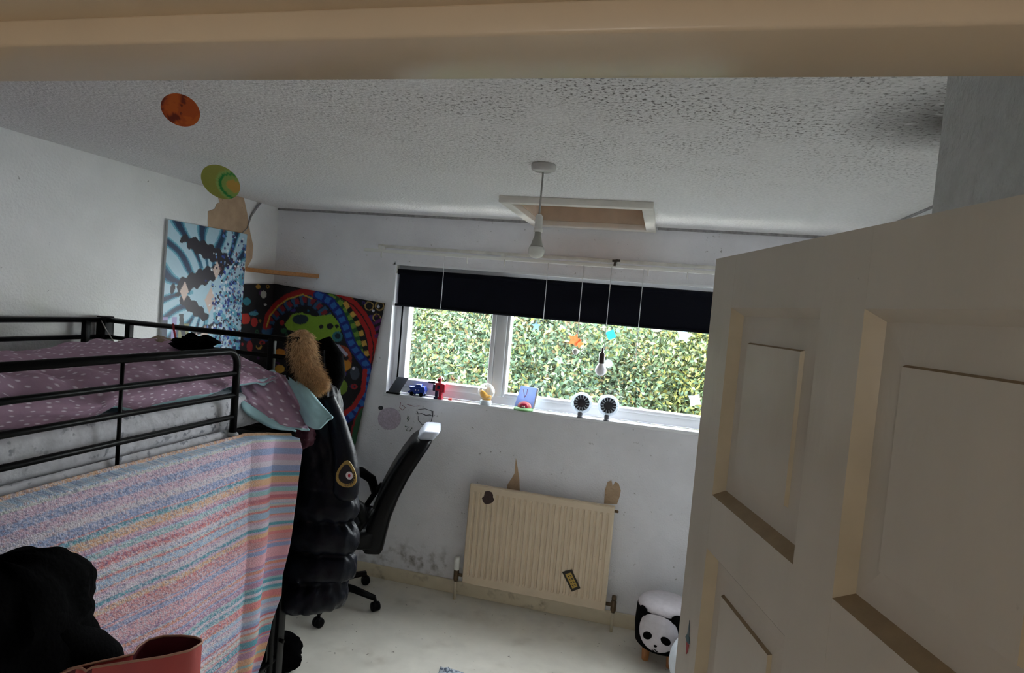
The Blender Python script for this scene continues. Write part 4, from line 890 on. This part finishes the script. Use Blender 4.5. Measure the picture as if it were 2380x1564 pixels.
ph = T('speaker_slab', 'dark grey slab leaning in the left corner of the window sill', 'speaker', (-1.69, 3.71, SZ))
def tilt_slab(v): return v
V = [];  q0 = Vector((-1.705, 3.690, SZ)); ux = Vector((.078, .01, 0)); uz = Vector((.040, .055, .105)); ud = Vector((-.006, .014, -.004)); 
for a_ in (0, 1):
    for b_ in (0, 1):
        for c_ in (0, 1): V.append(q0+ux*a_+ud*b_+Vector((0, 0, .004))+uz*c_)
mesh('slab_body', V, CUBE, M('dark_slate_plastic', (58, 64, 74), .45), ph, bevel=.003)
box('slab_foot', (-1.712, -1.62, 3.688, 3.712, SZ, SZ+.012), black_plastic, ph, bevel=.003)
# blue toy vehicle
blue_m = M('blue_toy_plastic', (26, 58, 150), .3, .06, 40); red_t = M('red_toy_plastic', (200, 36, 60), .3, .06, 40); dkb = M('dark_blue_toy_plastic', (24, 30, 66), .35)
bx, by = -1.515, 3.745
tv = T('toy_vehicle', 'blue plastic toy vehicle with a notched tail on the window sill', 'toy', (bx, by, SZ))
slab('vehicle_body', [(bx-.060, by-.025, SZ+.062), (bx-.035, by-.025, SZ+.058), (bx+.05, by-.025, SZ+.066), (bx+.06, by-.025, SZ+.04), (bx+.05, by-.025, SZ+.014), (bx-.055, by-.025, SZ+.014), (bx-.062, by-.025, SZ+.026), (bx-.042, by-.025, SZ+.036)], .05, (0, 1, 0), blue_m, tv, bevel=.004)
slab('vehicle_roof', [(bx-.02, by-.018, SZ+.06), (bx+.03, by-.018, SZ+.063), (bx+.022, by-.018, SZ+.078), (bx-.008, by-.018, SZ+.076)], .036, (0, 1, 0), blue_m, tv, bevel=.003)
for x in (bx-.03, bx+.035):
    for y in (by-.03, by+.022): lathe('wheel', [(.005, 0), (.013, 0), (.014, .003), (.013, .008), (.005, .008)], (x, y, SZ+.0142), black_plastic, tv, 14, (0, 1, 0))
for x in (bx-.005, bx+.015): tube('headlight', [(x, by-.027, SZ+.04), (x, by-.024, SZ+.04)], .004, white_plastic, tv, 8)
# red toy robot
rx_, ry_ = -1.362, 3.725
tr = T('toy_robot', 'red and dark blue toy robot figure standing on the window sill', 'toy', (rx_, ry_, SZ))
rbw = lambda nme, b, m: box(nme, b, m, tr, bevel=.003)
rbw('leg', (rx_-.022, rx_-.004, ry_-.012, ry_+.012, SZ, SZ+.055), dkb); rbw('leg', (rx_+.004, rx_+.024, ry_-.012, ry_+.012, SZ, SZ+.055), red_t)
rbw('foot', (rx_-.026, rx_-.002, ry_-.022, ry_+.012, SZ, SZ+.014), dkb); rbw('foot', (rx_+.002, rx_+.030, ry_-.022, ry_+.012, SZ, SZ+.014), red_t)
rbw('torso', (rx_-.022, rx_+.026, ry_-.015, ry_+.015, SZ+.055, SZ+.105), red_t); rbw('chest_plate', (rx_-.008, rx_+.012, ry_-.019, ry_-.014, SZ+.066, SZ+.09), dkb)
rbw('arm', (rx_-.040, rx_-.023, ry_-.012, ry_+.010, SZ+.05, SZ+.092), dkb); rbw('arm', (rx_+.027, rx_+.041, ry_-.012, ry_+.010, SZ+.045, SZ+.1), red_t)
rbw('raised_arm', (rx_-.075, rx_-.028, ry_-.009, ry_+.006, SZ+.096, SZ+.108), dkb)
rbw('head', (rx_-.011, rx_+.012, ry_-.011, ry_+.011, SZ+.106, SZ+.134), red_t); rbw('crest', (rx_-.004, rx_+.006, ry_-.006, ry_+.006, SZ+.132, SZ+.150), M('orange_toy_plastic', (230, 130, 90), .35)); rbw('visor', (rx_-.009, rx_+.004, ry_-.0125, ry_-.0105, SZ+.116, SZ+.126), black_plastic)
slab('toy_piece', [(-1.285+.016*math.cos(a*PI/4)*(1 if a % 2 else .7), 3.735+.012*math.sin(a*PI/4), SZ) for a in range(8)], .013, (0, 0, 1), M('coral_toy_plastic', (216, 84, 76), .35), label='small coral red toy piece lying beside the red robot', cat='toy', bevel=.003)
# globe with a banana inside
gx, gy2 = -1.047, 3.735
gl = T('banana_globe', 'clear globe with a yellow banana inside on a white stand', 'ornament', (gx, gy2, SZ))
lathe('stand', [(.036, 0), (.038, .004), (.036, .026), (.031, .032)], (gx, gy2, SZ), M('pale_stand', (222, 232, 240), .3), gl, 24)
ball('globe', (gx-.002, gy2, SZ+.083),   .054, globe_m, gl, 24, 16)
bn = [Vector((gx-.036+.072*t, gy2-.004, SZ+.090-.052*math.sin(min(1, t*1.15)*PI*.62)+.030*max(0, t-.55))) for t in [i/10 for i in range(11)]]
tube('banana', bn, [.008, .015, .020, .023, .024, .024, .023, .021, .018, .012, .006], M('banana_yellow', (238, 172, 48), .45, .1, 60), gl, 12)
tube('banana_stalk', [bn[0], bn[0]+Vector((-.003, 0, .014))], .004, M('banana_brown', (120, 80, 40), .6), gl, 6)
# card with a pink ornament
kx_ = -.795
co = T('card_ornament', 'blue upright card stand with a pink and green dome ornament in front', 'ornament', (kx_, 3.715, SZ))
slab('card', [(kx_-.065, 3.733, SZ+.012), (kx_+.055, 3.733, SZ+.012), (kx_+.068, 3.748, SZ+.140), (kx_-.036, 3.748, SZ+.146)], .005, (0, 1, 0), translucent(M('blue_card', (176, 190, 222), .4, .06, 30), .5), co)
slab('card_edge', [(kx_+.055, 3.731, SZ+.012), (kx_+.063, 3.731, SZ+.012), (kx_+.077, 3.746, SZ+.138), (kx_+.068, 3.746, SZ+.140)], .006, (0, 1, 0), white_plastic, co)
tubes('card_mark', [([(kx_-.02, 3.742, SZ+.125), (kx_-.01, 3.738, SZ+.10), (kx_-.005, 3.735, SZ+.075)], .0022), ([(kx_+.008, 3.743, SZ+.128), (kx_+.008, 3.738, SZ+.10), (kx_-.005, 3.735, SZ+.075)], .0022)], M('pink_line', (214, 170, 190), .5), co, 5)
lathe('green_base', [(.062, 0), (.062, .006), (.05, .016), (.02, .018)], (kx_-.002, 3.722, SZ), M('green_ornament', (120, 172, 110), .5, .1, 60), co, 24)
ball('pink_dome', (kx_+.004, 3.716, SZ+.024), (.044, .026, .030), M('pink_ornament', (230, 128, 124), .4), co, 20, 12)
ball('red_dome', (kx_+.004, 3.700, SZ+.026), (.030, .018, .023), M('crimson_ornament', (196, 40, 78), .4), co, 16, 10)
tubes('white_mark', [([(kx_-.006, 3.6815, SZ+.020), (kx_-.003, 3.681, SZ+.030), (kx_+.004, 3.680, SZ+.022), (kx_+.011, 3.681, SZ+.030), (kx_+.014, 3.6815, SZ+.020)], .0022)], white_plastic, co, 6)
# two hand fans
fan_w = translucent(M('pale_fan_plastic', (226, 232, 238), .35), .5); fan_g = M('grey_fan_plastic', (104, 106, 116), .4); fan_d = M('charcoal_fan_plastic', (52, 50, 58), .5)
def fan(px, py, label):
    c = atY(px, py, 3.705); x, y, z = c.x, 3.705, c.z
    t = T('hand_fan', label, 'fan', (x, y, SZ), group='hand fans on the window sill')
    R = .056
    tube('rim', [(x+R*math.cos(k*PI/16), y, z+R*math.sin(k*PI/16)) for k in range(33)], .009, fan_w, t, 10)
    lathe('grille_back', [(.048, 0), (.050, .004), (.048, .008)], (x, y-.002, z), fan_d, t, 28, (0, 1, 0))
    for k in range(14):
        a = k*2*PI/14; tube('grille_spoke', [(x+.026*math.cos(a), y-.010, z+.026*math.sin(a)), (x+.050*math.cos(a), y-.008, z+.050*math.sin(a))], .0034, fan_w, t, 5)
    lathe('hub', [(.026, 0), (.026, -.006), (.018, -.010), (.002, -.011)], (x, y-.003, z), fan_d, t, 20, (0, 1, 0))
    zz_ = z-R-.004; lathe('handle', [(.013, SZ+.002-zz_), (.015, SZ+.010-zz_), (.0155, -.004), (.013, .004)], (x-.004, y, zz_), fan_g, t, 16)
    lathe('handle_foot', [(.018, 0), (.018, .006), (.014, .010)], (x-.004, y, SZ), fan_g, t, 16)
fan(1352, 936, 'grey and white hand fan nearer the blue card on the window sill')
fan(1414, 942, 'grey and white hand fan standing nearest the door on the window sill')

# ================================================================== FLOOR THINGS, RIGHT
pcx, pcy = .150, 3.47
pn = T('panda_stool', 'round panda footstool in black and white on stubby wooden legs', 'stool', (pcx, pcy, 0))
fur_w = M('panda_white_plush', (214, 208, 214), .9, .06, 40, .2, 120); fur_b = M('panda_black_plush', (5, 5, 6), .9, .1, 40, .2, 120, spec=0.12)
R1, zb, zt = .150, .085, .315
lathe('seat_side', [(.135, zb), (R1-.004, zb+.012), (R1+.004, zb+.10), (R1, zt-.03), (R1-.006, zt-.012)], (pcx, pcy, 0), fur_b, pn, 40)
lathe('seat_top', [(R1-.004, zt-.018), (R1-.008, zt-.002), (R1-.03, zt+.012), (.08, zt+.020), (.02, zt+.022), (.001, zt+.022)], (pcx, pcy, 0), fur_w, pn, 40)
fd = math.atan2(-.95, -.22)            # the face looks into the room
def onside(s, z, o=.006):
    a = fd + s/R1; return (pcx+(R1+o)*math.cos(a), pcy+(R1+o)*math.sin(a), z)
def facepatch(name, fn, o, mat, par, n=28, m=6):
    V = [onside(*fn(0, 0), o+.004)]; F = []
    for i in range(1, m+1):
        for k in range(n):
            s, z = fn(i/m, 2*PI*k/n); V.append(onside(s, z, o+.004 if i < m else 0.001))
    for k in range(n): F.append((0, 1+k, 1+(k+1) % n))
    for i in range(m-1):
        for k in range(n): F.append((1+i*n+k, 1+(i+1)*n+k, 1+(i+1)*n+(k+1) % n, 1+i*n+(k+1) % n))
    p = mesh(name, V, F, mat, par, smooth=True); bm = bmesh.new(); bm.from_mesh(p.o.data); bmesh.ops.recalc_face_normals(bm, faces=bm.faces); bm.to_mesh(p.o.data); bm.free(); return p
face = facepatch('face', lambda r, a: (.118*r*math.cos(a), .192+.088*r*math.sin(a)*(1.0 if math.sin(a) < 0 else 1.25)), .006, fur_w, pn)
for s, tl in ((-.047, .6), (.047, -.6)):
    facepatch('eye_patch', lambda r, a: (s+r*(.034*math.cos(a)*math.cos(tl)-.024*math.sin(a)*math.sin(tl)), .178+r*(.034*math.cos(a)*math.sin(tl)+.024*math.sin(a)*math.cos(tl))), .010, fur_b, face, 18, 4)
facepatch('nose', lambda r, a: (.011*r*math.cos(a), .140+.008*r*math.sin(a)), .011, fur_b, face, 12, 3)
tube('mouth', [onside(-.016, .118, .013), onside(-.008, .113, .013), onside(0, .122, .013), onside(.008, .113, .013), onside(.016, .118, .013)], .0022, fur_b, face, 5)
for s in (-.095, .095):
    facepatch('ear', lambda r, a: (s+.030*r*math.cos(a), .292+.026*r*math.sin(a)), .010, fur_b, pn, 18, 4)
leg_m = M('beech_leg', (190, 130, 80), .5, .1, 20, stretch=(6, 6, 1))
for k in range(4):
    a = fd+PI/4+k*PI/2; x, y = pcx+.095*math.cos(a), pcy+.095*math.sin(a); lathe('leg', [(.017, 0), (.019, .004), (.023, .09)], (x, y, 0), leg_m, pn, 16)
wbx = T('white_ball', 'smooth white ball half hidden behind the open door beside the panda stool', 'ball', (.345, 3.17, 0))
V, F = sphereVF((.345, 3.17, .165), .165, 32, 20); mesh('ball_skin', V, F, M('white_vinyl', (226, 234, 244), .4), wbx, smooth=True)
lathe('ball_plug', [(.012, 0), (.012, .004), (.002, .005)], (.345, 3.17, .3285), white_plastic, wbx, 12)
cl_m = M('blue_patterned_cotton', (196, 206, 218), .85, .08, 30); add_spots(cl_m, (84, 96, 116), 60, .52, .56, None, 10, .2, .4, .9)
c = atZ(1072, 1572, .02)
def clothf(u, v):
    x = (u-.5)*.26; y = (v-.5)*.22; e = min(u, 1-u, v, 1-v); k = min(1, e*6)
    return (c.x+x+.02*fb(v*3, 1), c.y-.05+y+.02*fb(u*3, 4), .004+k*(.018+.016*fb(u*5, v*5, 2)+.008*math.sin(u*18+v*7)))
solid(grid('patterned_cloth', clothf, 30, 26, cl_m, None, label='crumpled blue-grey patterned cloth lying on the open floor', cat='cloth'), .003, 1)

# ================================================================== OUTSIDE
box('ground_bounce', (-14, 12, 3.98, 6.4, -2.9, -2.8), M('pale_bounce_ground', (206, 202, 192), .9, .1, 3, .3, 30), kind='structure')  # unseen pale ground, added to bounce light up onto the ceiling
box('ground_lawn', (-14, 12, 6.4, 24, -2.92, -2.82), M('lawn', (40, 52, 28), .9, .2, 3, .4, 30, spec=.1), kind='structure')
hedge = T('tall_hedge', 'tall dark green hedge at the back behind the garden trees', 'hedge', (-2.5, 14.5, -2.8))
def hedge_fn(u, v):
    x = -11+17*u; zt_ = 2.55+.25*fb(x*.8, 3); z = -2.8+(zt_+2.8)*min(1, v*1.25); y = 14+.35*fb(x*1.3, z*1.3)+.2*fb(x*4, z*4)
    if v > .8: y += (v-.8)/.2*1.4
    return (x, y, z)
grid('hedge_body', hedge_fn, 120, 50, M('hedge_green', (66, 82, 54), .9, .35, 6, .8, 12, spec=.1), hedge)
def tree(name, label, x, y, rx, rz, zc, nleaf, seed, tint, ls=.034):
    R = np.random.default_rng(seed); t = T(name, label, 'tree', (x, y, -2.8), group='garden trees outside the window')
    tubes('trunk', [([(x, y, -2.8), (x+.1, y, -1.2), (x-.05, y, .6), (x+.05, y+.1, zc)], [.20, .16, .13, .06])] +
          [([(x, y, zc-1.6+.35*k), (x+math.cos(k*2.3)*rx*.4, y+math.sin(k*2.3)*rx*.3, zc-.9+.4*k), (x+math.cos(k*2.3)*rx*.8, y+math.sin(k*2.3)*rx*.55, zc-.5+.5*k)], [.07, .05, .02]) for k in range(6)], bark_m, t, 8)
    # leaves gathered in clusters through the crown
    ncl = 420; cl = R.normal(0, 1, (ncl, 3)); cl /= np.linalg.norm(cl, axis=1)[:, None]; cl *= (R.random(ncl)**.45)[:, None]; cl = cl*np.array([rx, rx*.75, rz])+np.array([x, y, zc])
    ci = R.integers(0, ncl, nleaf); c_ = cl[ci]+R.normal(0, .20, (nleaf, 3))
    d1 = R.normal(0, 1, (nleaf, 3)); d1 /= np.linalg.norm(d1, axis=1)[:, None]; d2 = np.cross(d1, R.normal(0, 1, (nleaf, 3))); d2 /= np.linalg.norm(d2, axis=1)[:, None]
    s = (ls*R.uniform(.6, 1.3, nleaf))[:, None]
    V = np.stack([c_-d1*s, c_+d2*s*.45-d1*s*.1, c_+d1*s, c_-d2*s*.45-d1*s*.1], 1).reshape(-1, 3)
    F = np.arange(nleaf*4).reshape(-1, 4)
    base = np.array([lin(q) for q in tint]); cc = base[R.integers(0, len(tint), nleaf)]*R.uniform(.75, 1.25, (nleaf, 1))*R.uniform(.50, 1.35, ncl)[ci][:, None]; cc = np.repeat(cc*.36, 4, 0)
    mesh('foliage', V, F, leaf_m, t, col=cc, kind='stuff')
g1 = [(112, 140, 92), (128, 150, 100), (158, 170, 92), (104, 134, 106), (176, 180, 104), (140, 160, 118), (168, 176, 140), (90, 116, 84)]
g2 = [(102, 136, 104), (118, 148, 110), (92, 124, 104), (140, 158, 98), (120, 146, 120), (132, 154, 126), (150, 168, 138), (98, 128, 96), (158, 140, 100), (164, 172, 100)]
tree('bushy_tree', 'yellow-green tree seen through the left window pane', -4.3, 8.3, 1.9, 1.7, .45, 90000, 1, g1)
tree('bushy_tree', 'blue-green leafy tree filling the middle of the window', -1.5, 7.8, 1.7, 1.7, .45, 110000, 2, g2)
tree('bushy_tree', 'light green tree seen beside the open door edge', 1.0, 8.2, 1.6, 1.7, .45, 90000, 3, g1+[(170, 168, 84)])
tree('bushy_tree', 'dark dense tree standing behind the other garden trees', -2.3, 12.0, 5.2, 2.2, .4, 70000, 4, g2, .07)
